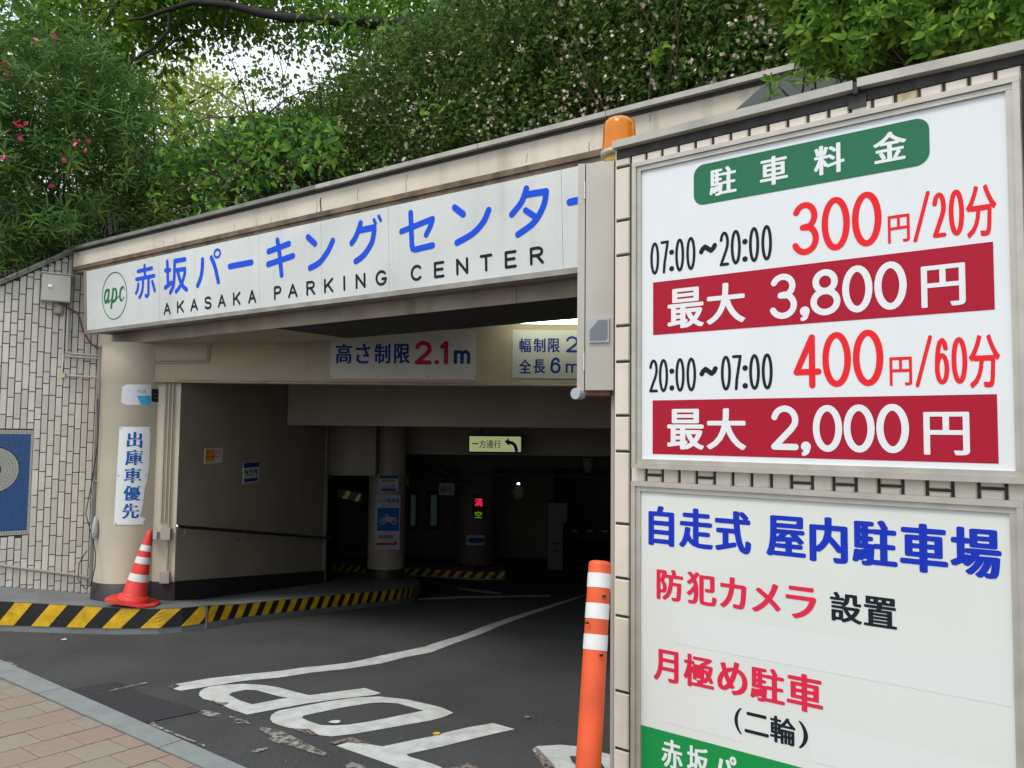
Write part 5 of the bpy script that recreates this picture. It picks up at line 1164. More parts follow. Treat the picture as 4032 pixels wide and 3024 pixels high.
for ch, f, a, b, B_, T_, bo in (('設', z9, 578, 848, z9(830, 450), z9(610, 168), .036), ('置', z9, 862, 1142, z9(1135, 492), z9(880, 202), .036), ('(', z8, 1127, 1196, z8(1190, 1352), z8(1165, 1113), .01), ('二', z8, 1220, 1437, z8(1430, 1384), z8(1240, 1148), .036), ('輪', z8, 1450, 1682, z8(1665, 1467), z8(1495, 1183), .028), (')', z8, 1705, 1792, z8(1740, 1482), z8(1715, 1233), .01)):
    K.txt(ch, f(a, 0)[0], f(b, 0)[0], B_, T_, bo)
K.done('black_character', M['black'], lb)
K = Ink(BP, .001); gt = BP.st(*z8(275, 1265))[1]; K.rect(bs0+.033, ls1-.036, lb0+.04, gt); K.done('footer_band', M['green2'], lb)
K = Ink(BP, .0016)
K.txt('赤', z8(470, 0)[0], z8(662, 0)[0], z8(510, 1645), z8(560, 1403), .03)
sA = BP.st(*z8(470, 1500))[0]; sB = BP.st(*z8(700, 1500))[0]; tA = BP.st(*z8(510, 1645))[1]; tB = BP.st(*z8(560, 1403))[1]; stp = (sB-sA)
for i, ch in enumerate('坂パーキングセンター'):
    w_ = stp*.82; x0 = sB+stp*i
    if ch == 'ー': K.txt_st(ch, x0, x0+w_, tA+(tB-tA)*.44, tA+(tB-tA)*.56, .03)
    else: K.txt_st(ch, x0, x0+w_, tA, tB, .03)
K.done('footer_character', M['white'], lb)
K = Ink(BP, .0006)
s0, t1 = BP.st(*z8(598, 245)); s1 = BP.st(*z9(2112, 900))[0]; t0 = BP.st(*z8(598, 535))[1]; K.rect(s0, s1, t0, t1)
s0, t1 = BP.st(*z8(485, 960)); s1 = BP.st(*z8(1190, 1300))[0]; t0 = BP.st(*z8(485, 1240))[1]; K.rect(s0, s1, t0, t1)
s0, t1 = BP.st(*z9(400, 1285)); s1 = BP.st(*z9(2040, 1500))[0]; t0 = BP.st(*z9(410, 1600))[1]; K.rect(s0, s1, t0, t1)
K.done('cover_film', M['patch'], lb)

# ---- cabinet, beacon
cb0 = at_y(2420, 1100, 3.06); YC = R(-19); CP_ = Plane((cb0.x, cb0.y, 0), YC)
cab = thing('shutter_cabinet', 'narrow grey metal cabinet hanging at the end of the near wall', 'cabinet', CP_.X(-.06, 1.9, 0))
sL = CP_.st(2304, 1100)[0]; zT = CP_.st(2312, 643)[1]; zB_ = CP_.st(2305, 1538)[1]
part('body', MB().pbox(CP_, sL+.003, -.003, zB_, zT, -.22, -.002), M['alubox'], cab)
part('door', MB().pbox(CP_, sL+.003, -.003, zB_+.002, zT-.002, -.0015, .004), M['alubox'], cab)
part('side_post', MB().pbox(CP_, sL-.032, sL-.003, zB_-.0, zT+.002, -.1, -.004), M['alubox'], cab)
part('hinge_gap', MB().pbox(CP_, sL-.0028, sL+.0028, zB_, zT, -.05, -.01), M['dark'], cab)
for y in (750, 1425): 
    z = CP_.st(2303, y)[1]; part('hinge', MB().tube([CP_.X(sL-.003, z-.035, .001), CP_.X(sL-.003, z+.035, .001)], .004, 8), M['steel'], cab)
a, b = CP_.st(2320, 1350)[0], CP_.st(2401, 1350)[0]; c, d = CP_.st(2360, 1350)[1], CP_.st(2360, 1256)[1]
pv = part('vent_plate', MB().pbox(CP_, a, b, c, d, .0045, .014), M['plastic'], cab)
mb = MB()
for i in range(11):
    u0 = a+(b-a)*(i-3)/9.0; p0, p1 = (u0, c+.006), (u0+(d-c)*.75, d-.006)
    def cl(p, q):
        (x0, y0), (x1, y1) = p, q
        lo, hi = a+.005, b-.005
        if x1 <= lo or x0 >= hi: return None
        if x0 < lo: y0 += (y1-y0)*(lo-x0)/(x1-x0); x0 = lo
        if x1 > hi: y1 = y0+(y1-y0)*(hi-x0)/(x1-x0); x1 = hi
        return (x0, y0), (x1, y1)
    g_ = cl(p0, p1)
    if g_ is None: continue
    (x0, y0), (x1, y1) = g_; w = .0016
    mb.add([CP_.X(x0-w, y0+w, .0146), CP_.X(x0+w, y0-w, .0146), CP_.X(x1+w, y1-w, .0146), CP_.X(x1-w, y1+w, .0146)], [(0, 1, 2, 3)])
part('slats', mb, M['slat'], pv)
part('bottom_rail', MB().pbox(CP_, sL-.03, -.02, zB_-.018, zB_-.002, -.16, -.01), M['rust'], cab)
q_ = CP_.X(sL-.026, zB_-.012, .0); part('roller_end', MB().tube([q_+Vector((-.012, -.012, 0)), q_+Vector((.014, .02, 0))], .022, 14), M['plastic'], cab)
tag(part('conduit', MB().tube([CP_.X(-.012, zB_, -.05), CP_.X(-.012, .25, -.05)], .011, 8), M['pipe']), 'thin beige conduit running down behind the near wall corner', 'conduit')
bc = at_y(2439, 600, 3.12)
bx = thing('warning_beacon', 'orange rotating beacon lamp on top of the grey cabinet', 'beacon', (bc.x, bc.y, bc.z-.05))
R0 = .0665
part('lens', MB().lathe([(R0+.004, .0), (R0, .05), (R0-.002, .10), (R0-.006, .118), (R0-.016, .130), (R0-.035, .1365), (0, .138), (0, .134), (R0-.036, .1325), (R0-.019, .126), (R0-.010, .115), (R0-.006, .10), (R0-.004, .05), (R0, .0)], 40, (bc.x, bc.y, bc.z)), M['amber'], bx)
part('reflector', MB().lathe([(.0, .0), (.045, .004), (.04, .01), (.012, .02), (.012, .10), (.028, .105), (.028, .11), (0, .112)], 20, (bc.x, bc.y, bc.z)), M['amber_core'], bx)
part('collar', MB().lathe([(0, -.02), (R0+.008, -.02), (R0+.008, -.001), (0, -.001)], 36, (bc.x, bc.y, bc.z)), M['alu'], bx)
part('base', MB().lathe([(0, -.06), (R0-.008, -.06), (R0-.004, -.0205), (0, -.0205)], 36, (bc.x, bc.y, bc.z)), M['amber_base'], bx)

# ---- bollard
b0 = at_y(2363, 2210, 2.78); b1 = at_y(2316, 3024, 2.62)
ax = (b1-b0).normalized(); bend = b0+ax*((0-b0.z)/ax.z)
bo = thing('bollard', 'orange flexible bollard with three white reflective bands beside the near wall', 'bollard', bend)
def along(z): return b0+ax*((z-b0.z)/ax.z)
ztop_ = b0.z; rr = lambda z: .0385+(ztop_-z)*.004
def bseg(name, za, zb_, m, dr=0.0, extra=None):
    pts = [along(za+(zb_-za)*i/4) for i in range(5)]; part(name, MB().tube(pts, [rr(za+(zb_-za)*i/4)+dr for i in range(5)], 32), m, bo)
def zbo(y, u=2350):
    d = ray(u, y); k = (b0.y-.02)/d.y; return (CAM+d*k).z
bseg('post', 0.02, ztop_-.012, M['bollard'])
part('cap', MB().tube([along(ztop_-.012), along(ztop_-.004), along(ztop_)], [rr(ztop_), rr(ztop_)-.002, rr(ztop_)-.010], 32), M['bollard'], bo)
for ya, yb in ((2315, 2261), (2430, 2373), (2543, 2487)): bseg('reflective_band', zbo(ya), zbo(yb), M['band_white'], .0012)
part('foot', MB().lathe([(0, 0), (.12, 0), (.12, .012), (.06, .03), (0, .03)], 28, bend), M['bollard'], bo)
mb = MB()
for ya, u in ((2348, 2380), (2452, 2312), (2580, 2368)):
    z = zbo(ya); c = along(z); d = (ray(u, ya)); k = (c.y-rr(z))/d.y; p = CAM+d*k; mb.box(p.x-.006, p.x+.006, p.y-.004, p.y+.004, p.z-.003, p.z+.003)
part('mark', mb, M['hblack'], bo)

# ---- traffic cone (local, tilted)
cr_ = bpy.data.objects.new('traffic_cone', None); COL.objects.link(cr_); tag(cr_, 'red traffic cone with three white bands leaning on the kerb corner', 'traffic cone')
cpx = ground(522, 2390)
cr_.location = (-3.245, 6.99, .225); cr_.scale = (.94, .94, .94); cr_.rotation_euler = (R(-3), R(10.5), R(10))
def cpart(name, prof, m, n=36):
    o = bpy.data.objects.new(name, MB().lathe(prof, n).mesh(name, m)); COL.objects.link(o); o.parent = cr_; return o
H = .665; rc = lambda z: .108-(z-.05)/(H-.05)*.082
cpart('body', [(.145, .02), (.14, .055), (.115, .062), (rc(.075), .075), (rc(.3), .3), (rc(.6), .6), (.024, H-.02), (.016, H-.005), (0, H)], M['cone'])
fl = MB(); nf = 40; vs = []
for z in (0, .022):
    for k in range(nf):
        t = 2*math.pi*k/nf; c, s = math.cos(t), math.sin(t); q = .215/max(abs(c)**6+abs(s)**6, 1e-9)**(1/6); q = min(q, .25); vs.append((q*c, q*s, z if z == 0 else .018))
fl.add(vs, [(k, (k+1) % nf, nf+(k+1) % nf, nf+k) for k in range(nf)]+[tuple(range(nf-1, -1, -1)), tuple(range(nf, 2*nf))])
o = bpy.data.objects.new('flange', fl.mesh('flange', M['cone'])); COL.objects.link(o); o.parent = cr_
for z0_, z1_ in ((.195, .262), (.355, .415), (.47, .523)): cpart('reflective_band', [(rc(z0_)+.0018, z0_), (rc(z1_)+.0018, z1_)], M['band_white'])

# ================================================================== TERRACE AND PLANTING
mb = MB(); zs = zc_top-.12
A0 = FP.X(-.6, 0, -.2); A1 = FP.X(SR+3, 0, -.2)
mb.hexa([(A0.x, A0.y, zs-.15), (A1.x, A1.y, zs-.15), (60, 60, zs-.15), (-60, 60, zs-.15), (A0.x, A0.y, zs), (A1.x, A1.y, zs), (60, 60, zs), (-60, 60, zs)])
tl0 = TW.X(SA-3, 0, -.25)
mb.hexa([(tl0.x, tl0.y, 2.2), (A0.x+.05, A0.y, zs-.1), (-60, 60, zs-.1), (-60, 9, zs-.1), (tl0.x, tl0.y, 2.3), (A0.x+.05, A0.y, zs-.012), (-60, 60, zs-.012), (-60, 9, zs-.012)])
struct('terrace', mb, M['soil'])
struct('planter_soil', MB().pbox(NW, sC+.02, 3.5, zcb-.5, zcb-.03, -2.2, -.56), M['soil'])
# grey-green sheet closing the end of the fascia
q = [FP.st(2880, 462), FP.st(3122, 250), FP.st(3330, 190), FP.st(3700, 400)]
mb = MB(); mb.add([FP.X(a, b, .03) for a, b in q]+[FP.X(a, b, .02) for a, b in q], [(0, 3, 2, 1), (4, 5, 6, 7), (0, 1, 5, 4), (1, 2, 6, 5), (2, 3, 7, 6), (3, 0, 4, 7)])
tag(part('metal_sheet', mb, M['greysheet']), 'grey green sheet at the right end of the fascia under the bush', 'metal sheet')

def unit(v): return v/np.maximum(np.linalg.norm(v, axis=1, keepdims=True), 1e-9)
def rand_dirs(n, bias=(0, 0, 0)):
    v = RNG.normal(size=(n, 3))+np.array(bias); return unit(v)
def leafgeo(P, A, N, L, Wd, droop=.15, big=True, fold=.25):
    """leaf blades: P base, A axis, N face normal"""
    n = len(P); A = unit(A); N = N-(N*A).sum(1, keepdims=True)*A; N = unit(N); Sd = np.cross(A, N)
    L = np.broadcast_to(np.asarray(L, float), (n,))[:, None]; Wd = np.broadcast_to(np.asarray(Wd, float), (n,))[:, None]
    def pt(t, w, lift): return P+A*L*t+Sd*Wd*w-N*L*droop*t*t+N*Wd*lift
    if big:
        V = np.stack([pt(0, 0, 0), pt(.32, .5, fold), pt(.7, .36, fold*.7), pt(1, 0, 0), pt(.7, -.36, fold*.7), pt(.32, -.5, fold), pt(.32, 0, 0), pt(.7, 0, 0)], 1)
        fa = np.array([[0, 1, 6, 6], [6, 1, 2, 7], [7, 2, 3, 3], [0, 6, 5, 5], [6, 7, 4, 5], [7, 3, 4, 4]])
    else:
        V = np.stack([pt(0, 0, 0), pt(.45, .5, fold), pt(1, 0, 0), pt(.45, -.5, fold)], 1); fa = np.array([[0, 1, 2, 3]])
    return V, fa
def geo2mesh(name, packs, m):
    vs = []; loops = []; starts = []; totals = []; vb = 0; lbn = 0
    for V, fa in packs:
        n, k, _ = V.shape; vs.append(V.reshape(-1, 3))
        for f in fa:
            ff = f[:3] if f[2] == f[3] else f
            idx = (np.arange(n)[:, None]*k+ff[None, :]+vb); loops.append(idx.reshape(-1)); L_ = len(ff)
            starts.append(np.arange(n)*L_+lbn); totals.append(np.full(n, L_)); lbn += n*L_
        vb += n*k
    vs = np.concatenate(vs); loops = np.concatenate(loops); starts = np.concatenate(starts); totals = np.concatenate(totals)
    me = bpy.data.meshes.new(name); me.vertices.add(len(vs)); me.vertices.foreach_set('co', vs.astype(np.float32).ravel())
    me.loops.add(len(loops)); me.loops.foreach_set('vertex_index', loops.astype(np.int32)); me.polygons.add(len(starts))
    me.polygons.foreach_set('loop_start', starts.astype(np.int32)); me.polygons.foreach_set('loop_total', totals.astype(np.int32))
    me.update(calc_edges=True); me.materials.append(m); return me
_lat = RNG.random((32, 32, 32))
def vnoise(P, sc):
    Q = P*sc; i = np.floor(Q).astype(int); f = Q-i; f = f*f*(3-2*f); o = 0
    for a in (0, 1):
        for b in (0, 1):
            for c in (0, 1):
                w = (f[:, 0] if a else 1-f[:, 0])*(f[:, 1] if b else 1-f[:, 1])*(f[:, 2] if c else 1-f[:, 2])
                o = o+w*_lat[(i[:, 0]+a) % 32, (i[:, 1]+b) % 32, (i[:, 2]+c) % 32]
    return o
def inpoly(x, y, poly):
    ins = np.zeros(len(x), bool); j = len(poly)-1
    for i in range(len(poly)):
        xi, yi = poly[i]; xj, yj = poly[j]
        c = ((yi > y) != (yj > y)) & (x < (xj-xi)*(y-yi)/(yj-yi+1e-12)+xi); ins ^= c; j = i
    return ins
def scatter(P, poly_px, n, h0, h1, thr=0.0, nsc=2.0, edge=.1):
    """n points in a slab parallel to plane P (depth h0..h1 behind) inside an outline"""
    poly = np.array([P.st(u, v, (h0+h1)/2) for u, v in poly_px]); lo, hi = poly.min(0), poly.max(0); out = []; tot = 0
    O, d, up, nn = (np.array(v) for v in (P.O, P.d, P.up, P.n))
    while tot < n:
        m = n*2; a = RNG.uniform(lo[0], hi[0], m); b = RNG.uniform(lo[1], hi[1], m); h = RNG.uniform(h0, h1, m)
        X = O+np.outer(a, d)+np.outer(b, up)+np.outer(h, nn)
        jit = (vnoise(X, 3.1)-.5)*edge*2; keep = inpoly(a+jit, b+jit*.7, poly)
        if thr > 0: keep &= (vnoise(X, nsc)*.65+vnoise(X, nsc*2.7)*.35) > thr
        X = X[keep]; out.append(X); tot += len(X)
        if len(X) < 5: break
    return np.concatenate(out)[:n]
TOCAM = lambda X: unit(np.array(CAM)[None, :]-X)

# ---- flowering hedge behind the fascia
hedge = thing('flowering_hedge', 'tall dense abelia hedge full of small pale flowers above the fascia', 'hedge', FP.X(3.5, zs, -.7))
hp = [(560, 1000), (600, 930), (620, 800), (700, 700), (850, 640), (980, 560), (1150, 480), (1290, 430), (1370, 360), (1450, 300), (1560, 250), (1700, 150), (1850, 60), (2050, -30), (2300, -200), (3300, -260), (3500, 100), (3500, 420), (3120, 330), (2500, 500), (1900, 640), (1300, 830), (800, 960)]
X = scatter(FP, hp, 50000, -.95, -.33, .36, 2.6, .1)
X2 = scatter(FP, hp, 60000, -1.6, -.8, .30, 1.7, .1); X = np.concatenate([X, X2])
n = len(X); Ax = rand_dirs(n, (0, 0, .3)); Nn = rand_dirs(n, (-.6, -.9, 1.2)); Ls = RNG.uniform(.026, .056, n)
o = link('foliage', geo2mesh('foliage', [leafgeo(X, Ax, Nn, Ls, Ls*.56, .1, False)], M['lf_hedge']), hedge); o['kind'] = 'stuff'
XI = scatter(FP, hp, 9000, -1.9, -1.0, .42, 1.3, .1); n = len(XI)
o = link('inner_foliage', geo2mesh('inner_foliage', [leafgeo(XI, rand_dirs(n), rand_dirs(n, (-.3, -1.2, .4)), .13, .085, .1, False)], M['lf_hedge']), hedge); o['kind'] = 'stuff'
# arching stems
mb = MB()
for i in range(70):
    s = random.uniform(.9, 6.6); h = random.uniform(-.9, -.5); p = FP.X(s, zs, h); q_ = [p]; d = Vector((random.uniform(-.3, .3), random.uniform(-.3, .1), 1)); ln = random.uniform(.15, .35)
    for k in range(5): d = (d+Vector((random.uniform(-.25, .25), random.uniform(-.25, .1), -.08*k))).normalized(); q_.append(q_[-1]+d*ln)
    mb.tube(q_, [.008, .007, .006, .004, .003, .002], 5)
part('stems', mb, M['twig'], hedge, kind='stuff')
def flower_geo(X, sz):
    n = len(X); T = TOCAM(X)+RNG.normal(size=(n, 3))*.55; T = unit(T); packs = []
    a = unit(np.cross(T, rand_dirs(n)))
    b = np.cross(T, a)
    for k in range(5):
        an = 2*math.pi*k/5; D = a*math.cos(an)+b*math.sin(an)
        packs.append(leafgeo(X, D+T*.35, T, sz, sz*.8, .2, False, .1))
    return packs
hf = [(640, 930), (640, 830), (760, 700), (980, 600), (1300, 470), (1560, 300), (1750, 150), (2100, -10), (3100, -60), (3150, 280), (2500, 490), (1900, 620), (1300, 810), (800, 940)]
F1 = scatter(FP, hf, 260, -.36, -.30, .45, 2.0, .05); F2 = scatter(FP, hf, 480, -.42, -.30, .52, 2.3, .05)
fm = [geo2mesh('flower', flower_geo(np.zeros((3, 3))+RNG.normal(size=(3, 3))*.009, .0125), M['petal']) for _ in range(5)]
for i, p in enumerate(F1):
    o = link('flower', fm[i % 5], hedge, Vector(p)); o.rotation_euler = (random.uniform(-.6, .6), random.uniform(-.6, .6), random.uniform(-.6, .6))
o = link('flower_mass', geo2mesh('flower_mass', flower_geo(F2, .0115), M['petal']), hedge); o['kind'] = 'stuff'
C2 = np.concatenate([F2[:480]+RNG.normal(size=(480, 3))*.012, F1+RNG.normal(size=F1.shape)*.012])
o = link('calyx_mass', geo2mesh('calyx_mass', [leafgeo(C2, rand_dirs(len(C2)), TOCAM(C2), .014, .010, .1, False)], M['calyx']), hedge); o['kind'] = 'stuff'
# dark fence in the hedge
fe = thing('metal_fence', 'dark metal fence standing in the hedge behind the fascia', 'fence', FP.X(3, zs, -.36))
for i in range(7): part('post', MB().pbox(FP, .9+i*.95, .94+i*.95, zs, zs+1.05, -.99, -.95), M['fence'], fe)
for z in (.12, .95): part('rail', MB().pbox(FP, .3, 6.9, zs+z, zs+z+.03, -.985, -.955), M['fence'], fe)
for i in range(52): part('bar', MB().pbox(FP, .36+i*.125, .372+i*.125, zs+.12, zs+.98, -.974, -.966), M['fence'], fe)
# small broad-leaved seedlings standing out of the hedge
def sprig(root, c, n, L, m, spread=.10, droop=.25, up=.2):
    X = np.array(c)[None, :]+RNG.normal(size=(n, 3))*np.array([spread, spread*.6, spread*.7])
    A_ = rand_dirs(n, (0, -.5, -.15)); N_ = rand_dirs(n, (-.3, -.8, 1.4))
    for i in range(n):
        me = geo2mesh('leaf', [leafgeo(np.zeros((1, 3)), A_[i:i+1], N_[i:i+1], RNG.uniform(.7, 1.1)*L, L*.5, droop, True)], m); link('leaf', me, root, Vector(X[i]))
for k, (u, v, lb_) in enumerate(((1700, 440, 'broad leaved sprig rising from the middle of the flowering hedge'), (2560, 200, 'broad leaved sprig near the top right of the flowering hedge'))):
    s_, t_ = FP.st(u, v, -.26); c = FP.X(s_, t_, -.26); t = thing('leafy_sprig', lb_, 'sprig', c); sprig(t, c, 9, .085, M['lf_tree'], .055)
    part('stem', MB().tube([c+Vector((0, .05, -.25)), c+Vector((.01, .0, 0)), c+Vector((.02, 0, .05))], .003, 5), M['twig'], t)

# ---- azalea bush on the near wall
az = thing('azalea_bush', 'bright green azalea bush overhanging the near wall coping', 'bush', NW.X(.9, zct, -.5))
ap_ = [(3060, -120), (3090, 40), (3120, 130), (3190, 190), (3200, 260), (3330, 310), (3372, 318), (3560, 280), (4100, 170), (4300, -250), (3600, -300)]
def whorl(nl, L, w, cup, m, name='leaf_whorl'):
    P = np.zeros((nl, 3)); an = np.arange(nl)*2.4+RNG.uniform(0, .5, nl); el = RNG.uniform(cup-.8, cup+.6, nl)
    A_ = np.stack([np.cos(an)*np.cos(el), np.sin(an)*np.cos(el), np.sin(el)], 1); N_ = np.stack([-np.cos(an)*np.sin(el), -np.sin(an)*np.sin(el), np.cos(el)], 1)
    Ls = RNG.uniform(.7, 1.1, nl)*L; return geo2mesh(name, [leafgeo(P+A_*.004, A_, N_, Ls, Ls*w, .18, True, .12)], m)
wm = [whorl(9, .048, .37, .35, M['lf_azalea']) for _ in range(7)]
def whorl_geo(X, T, nl, L, w, cup):
    n = len(X); packs = []; a = unit(np.cross(T, rand_dirs(n))); b = np.cross(T, a)
    for k in range(nl):
        an = k*2.4+RNG.uniform(-.3, .3, n); el = RNG.uniform(cup-.4, cup+.4, n)
        A_ = (a*np.cos(an)[:, None]+b*np.sin(an)[:, None])*np.cos(el)[:, None]+T*np.sin(el)[:, None]; N_ = T*np.cos(el)[:, None]-(a*np.cos(an)[:, None]+b*np.sin(an)[:, None])*np.sin(el)[:, None]
        Ls = RNG.uniform(.7, 1.1, n)*L; packs.append(leafgeo(X+A_*.004, A_, N_, Ls, Ls*w, .18, True, .12))
    return packs
XA = scatter(NW, ap_, 290, -.22, -.06, .0, 3, .14)
for i, p in enumerate(XA):
    T = Vector(TOCAM(p[None, :])[0])+Vector((random.gauss(-.1, .6), random.gauss(-.1, .5), random.gauss(.45, .5)))
    o = link('leaf_whorl', wm[i % 7], az, Vector(p)); o.rotation_euler = T.to_track_quat('Z', 'Y').to_euler(); o.scale = [random.uniform(.6, 1.15)]*3
XB = scatter(NW, ap_, 2700, -.75, -.16, .36, 3, .12); TB = unit(TOCAM(XB)+RNG.normal(size=XB.shape)*.5+np.array([0, 0, .5]))
o = link('foliage', geo2mesh('foliage', whorl_geo(XB, TB, 9, .048, .37, .3), M['lf_azalea']), az); o['kind'] = 'stuff'
mb = MB()
for i in range(60):
    p = XB[i*7]; b_ = NW.X(random.uniform(.3, 1.6), zct-.05, random.uniform(-.7, -.4)); mb.tube([b_, (Vector(p)+b_)/2+Vector((0, 0, -.05)), Vector(p)], [.007, .005, .002], 5)
part('stems', mb, M['twig'], az, kind='stuff')
for (u, v, lb_) in ((3075, 350, 'light green azalea shoot left of the bush above the coping'), (3195, 350, 'small azalea shoot just left of the coping joint')):
    s_, t_ = NW.st(u, v, -.12); c = NW.X(s_, t_, -.12); t = thing('azalea_shoot', lb_, 'shoot', c)
    for k in range(5):
        o = link('leaf_whorl', wm[k], t, c+Vector((random.uniform(-.05, .05), random.uniform(-.03, .03), random.uniform(-.035, .05)))); o.rotation_euler = (random.uniform(.1, .9), random.uniform(-.6, .6), random.uniform(0, 6)); o.scale = [.8]*3
    part('stem', MB().tube([NW.X(s_+.1, zct-.04, -.4), c], .004, 5), M['twig'], t)

# ---- oleander on the left
ol = thing('oleander_shrub', 'tall dark oleander shrub with pink flower clusters at the left edge', 'shrub', (-5.2, 8.6, 3.0))
OPn = Plane((0, 8.6, 0), R(12))
op_ = [(-200, 120), (60, 130), (180, 110), (330, 170), (520, 260), (600, 420), (640, 560), (640, 720), (560, 760), (480, 820), (400, 900), (330, 980), (230, 1010), (60, 1100), (-300, 1150)]
XO = scatter(OPn, op_, 190, .15, .5, .0, 2, .12)
sprays = []
for _ in range(6):
    n = 20; an = np.arange(n)*2.4; hgt = np.linspace(0, .16, n); el = .75-.9*(1-np.linspace(0, 1, n))*RNG.uniform(.7, 1.2, n)
    A_ = np.stack([np.cos(an)*np.cos(el), np.sin(an)*np.cos(el), np.sin(el)], 1); N_ = np.stack([-np.cos(an)*np.sin(el), -np.sin(an)*np.sin(el), np.cos(el)], 1)
    Ls = RNG.uniform(.10, .165, n); sprays.append(geo2mesh('leaf_spray', [leafgeo(np.stack([0*hgt, 0*hgt, hgt], 1), A_, N_, Ls, .020, .28, True, .1)], M['lf_olea']))
for i, p in enumerate(XO):
    T = Vector((random.gauss(.1, .45), random.gauss(-.5, .35), random.gauss(.7, .45))); o = link('leaf_spray', sprays[i % 6], ol, Vector(p)); o.rotation_euler = T.to_track_quat('Z', 'Y').to_euler(); o.scale = [random.uniform(.85, 1.15)]*3
XQ = scatter(OPn, op_, 1000, -.9, .25, .28, 1.6, .15); packs = []
n = len(XQ); T = unit(RNG.normal(size=(n, 3))*.55+np.array([.1, -.35, .8])); a = unit(np.cross(T, rand_dirs(n))); b = np.cross(T, a)
for k in range(13):
    an = k*2.4+RNG.uniform(-.2, .2, n); el = RNG.uniform(-.1, .8, n); D_ = a*np.cos(an)[:, None]+b*np.sin(an)[:, None]
    A_ = D_*np.cos(el)[:, None]+T*np.sin(el)[:, None]; N_ = T*np.cos(el)[:, None]-D_*np.sin(el)[:, None]; Ls = RNG.uniform(.09, .16, n); packs.append(leafgeo(XQ+T*.012*k, A_, N_, Ls, .020, .28, True, .1))
o = link('foliage', geo2mesh('foliage', packs, M['lf_olea']), ol); o['kind'] = 'stuff'
mb = MB()
for i in range(34):
    b_ = Vector((random.uniform(-6.2, -4.3), random.uniform(8.5, 9.2), 2.9)); d = Vector((random.uniform(-.25, .25), random.uniform(-.25, .05), 1)).normalized(); mb.tube([b_, b_+d*.7, b_+d*1.4+Vector((random.uniform(-.2, .2), 0, 0)), b_+d*2.0], [.014, .011, .008, .004], 6)
part('stems', mb, M['twig'], ol, kind='stuff')
def pinkcluster(u, v, n):
    s_, t_ = OPn.st(u, v, .62); c = OPn.X(s_, t_, .62)
    for i in range(n):
        p = c+Vector((random.gauss(0, .045 if n > 2 else .005), random.gauss(0, .02), random.gauss(0, .04 if n > 2 else .005))); P_ = np.zeros((1, 3)); packs = flower_geo(P_, .029)
        link('flower', geo2mesh('flower', packs, M['pink']), ol, p)
for u, v, n in ((218, 148, 2), (135, 153, 1), (15, 262, 4), (30, 300, 2), (60, 490, 5), (98, 483, 2), (75, 520, 4), (70, 532, 2), (15, 622, 2), (255, 632, 2), (345, 562, 4), (325, 555, 3), (60, 8, 2), (195, 730, 2)): pinkcluster(u, v, n)
# dark board fence behind the shrubs on the left
bf = thing('board_fence', 'dark board fence in the shade behind the shrubs', 'fence', (-5, 10.2, 3.2))
for i in range(34): part('board', MB().box(-9+i*.22, -9+i*.22+.21, 10.2+.01*(i % 2), 10.23+.01*(i % 2), 3.1, 4.72), M['fence'], bf)

# ---- young tree with light leaves over the fascia
yt = thing('young_tree', 'young tree with light green drooping leaves just above the fascia', 'tree', FP.X(1.9, zs, -.45))
def leafcloud(root, P, poly, n, h0, h1, L, m, thr=0, nsc=2, bias=(0, 0, -.5), nb=(-.3, -.7, 1.2), w=.5, nm='foliage', big=True, edge=.1):
    X = scatter(P, poly, n, h0, h1, thr, nsc, edge); n = len(X); Ls = RNG.uniform(.7, 1.15, n)*L
    o = link(nm, geo2mesh(nm, [leafgeo(X, rand_dirs(n, bias), rand_dirs(n, nb), Ls, Ls*w, .2, big)], m), root); o['kind'] = 'stuff'; return X
yp = [(560, 480), (700, 440), (860, 470), (1010, 440), (1180, 440), (1320, 470), (1345, 560), (1330, 640), (1300, 720), (1060, 760), (900, 840), (760, 870), (660, 870), (640, 800), (700, 700), (640, 600)]
leafcloud(yt, FP, yp, 800, -.5, -.1, .080, M['lf_young'], .50, 2.4, (.3, -.3, -.6), (-.3, -.6, 1.3), .48)
XY = scatter(FP, yp, 150, -.16, -.02, .48, 2.4, .08)
lm = [geo2mesh('leaf', [leafgeo(np.zeros((1, 3)), rand_dirs(1, (.2, -.3, -1.6)), rand_dirs(1, (-.3, -1.0, 1.3)), .095, .046, .25, True)], M['lf_young']) for _ in range(10)]
for i, p in enumerate(XY): o = link('leaf', lm[i % 10], yt, Vector(p)); o.rotation_euler = (random.uniform(-.4, .4), random.uniform(-.6, .6), random.uniform(-1, 1)); o.scale = [random.uniform(.7, 1.15)]*3
mb = MB(); bse = FP.X(2.2, zs, -.5)
mb.tube([bse, bse+Vector((-.02, 0, .4)), bse+Vector((-.1, -.02, .8)), bse+Vector((-.15, 0, 1.2))], [.03, .024, .018, .01], 8)
part('trunk', mb, M['bark'], yt); mb = MB()
for i in range(16):
    h = random.uniform(.3, 1.1); d = Vector((random.uniform(-1, 1), random.uniform(-.5, .1), random.uniform(-.2, .5))).normalized(); p = bse+Vector((-.05-.08*h, 0, h)); mb.tube([p, p+d*.4, p+d*.75+Vector((0, 0, -.1)), p+d*1.0+Vector((0, 0, -.25))], [.009, .006, .004, .002], 5)
part('branches', mb, M['twig'], yt)

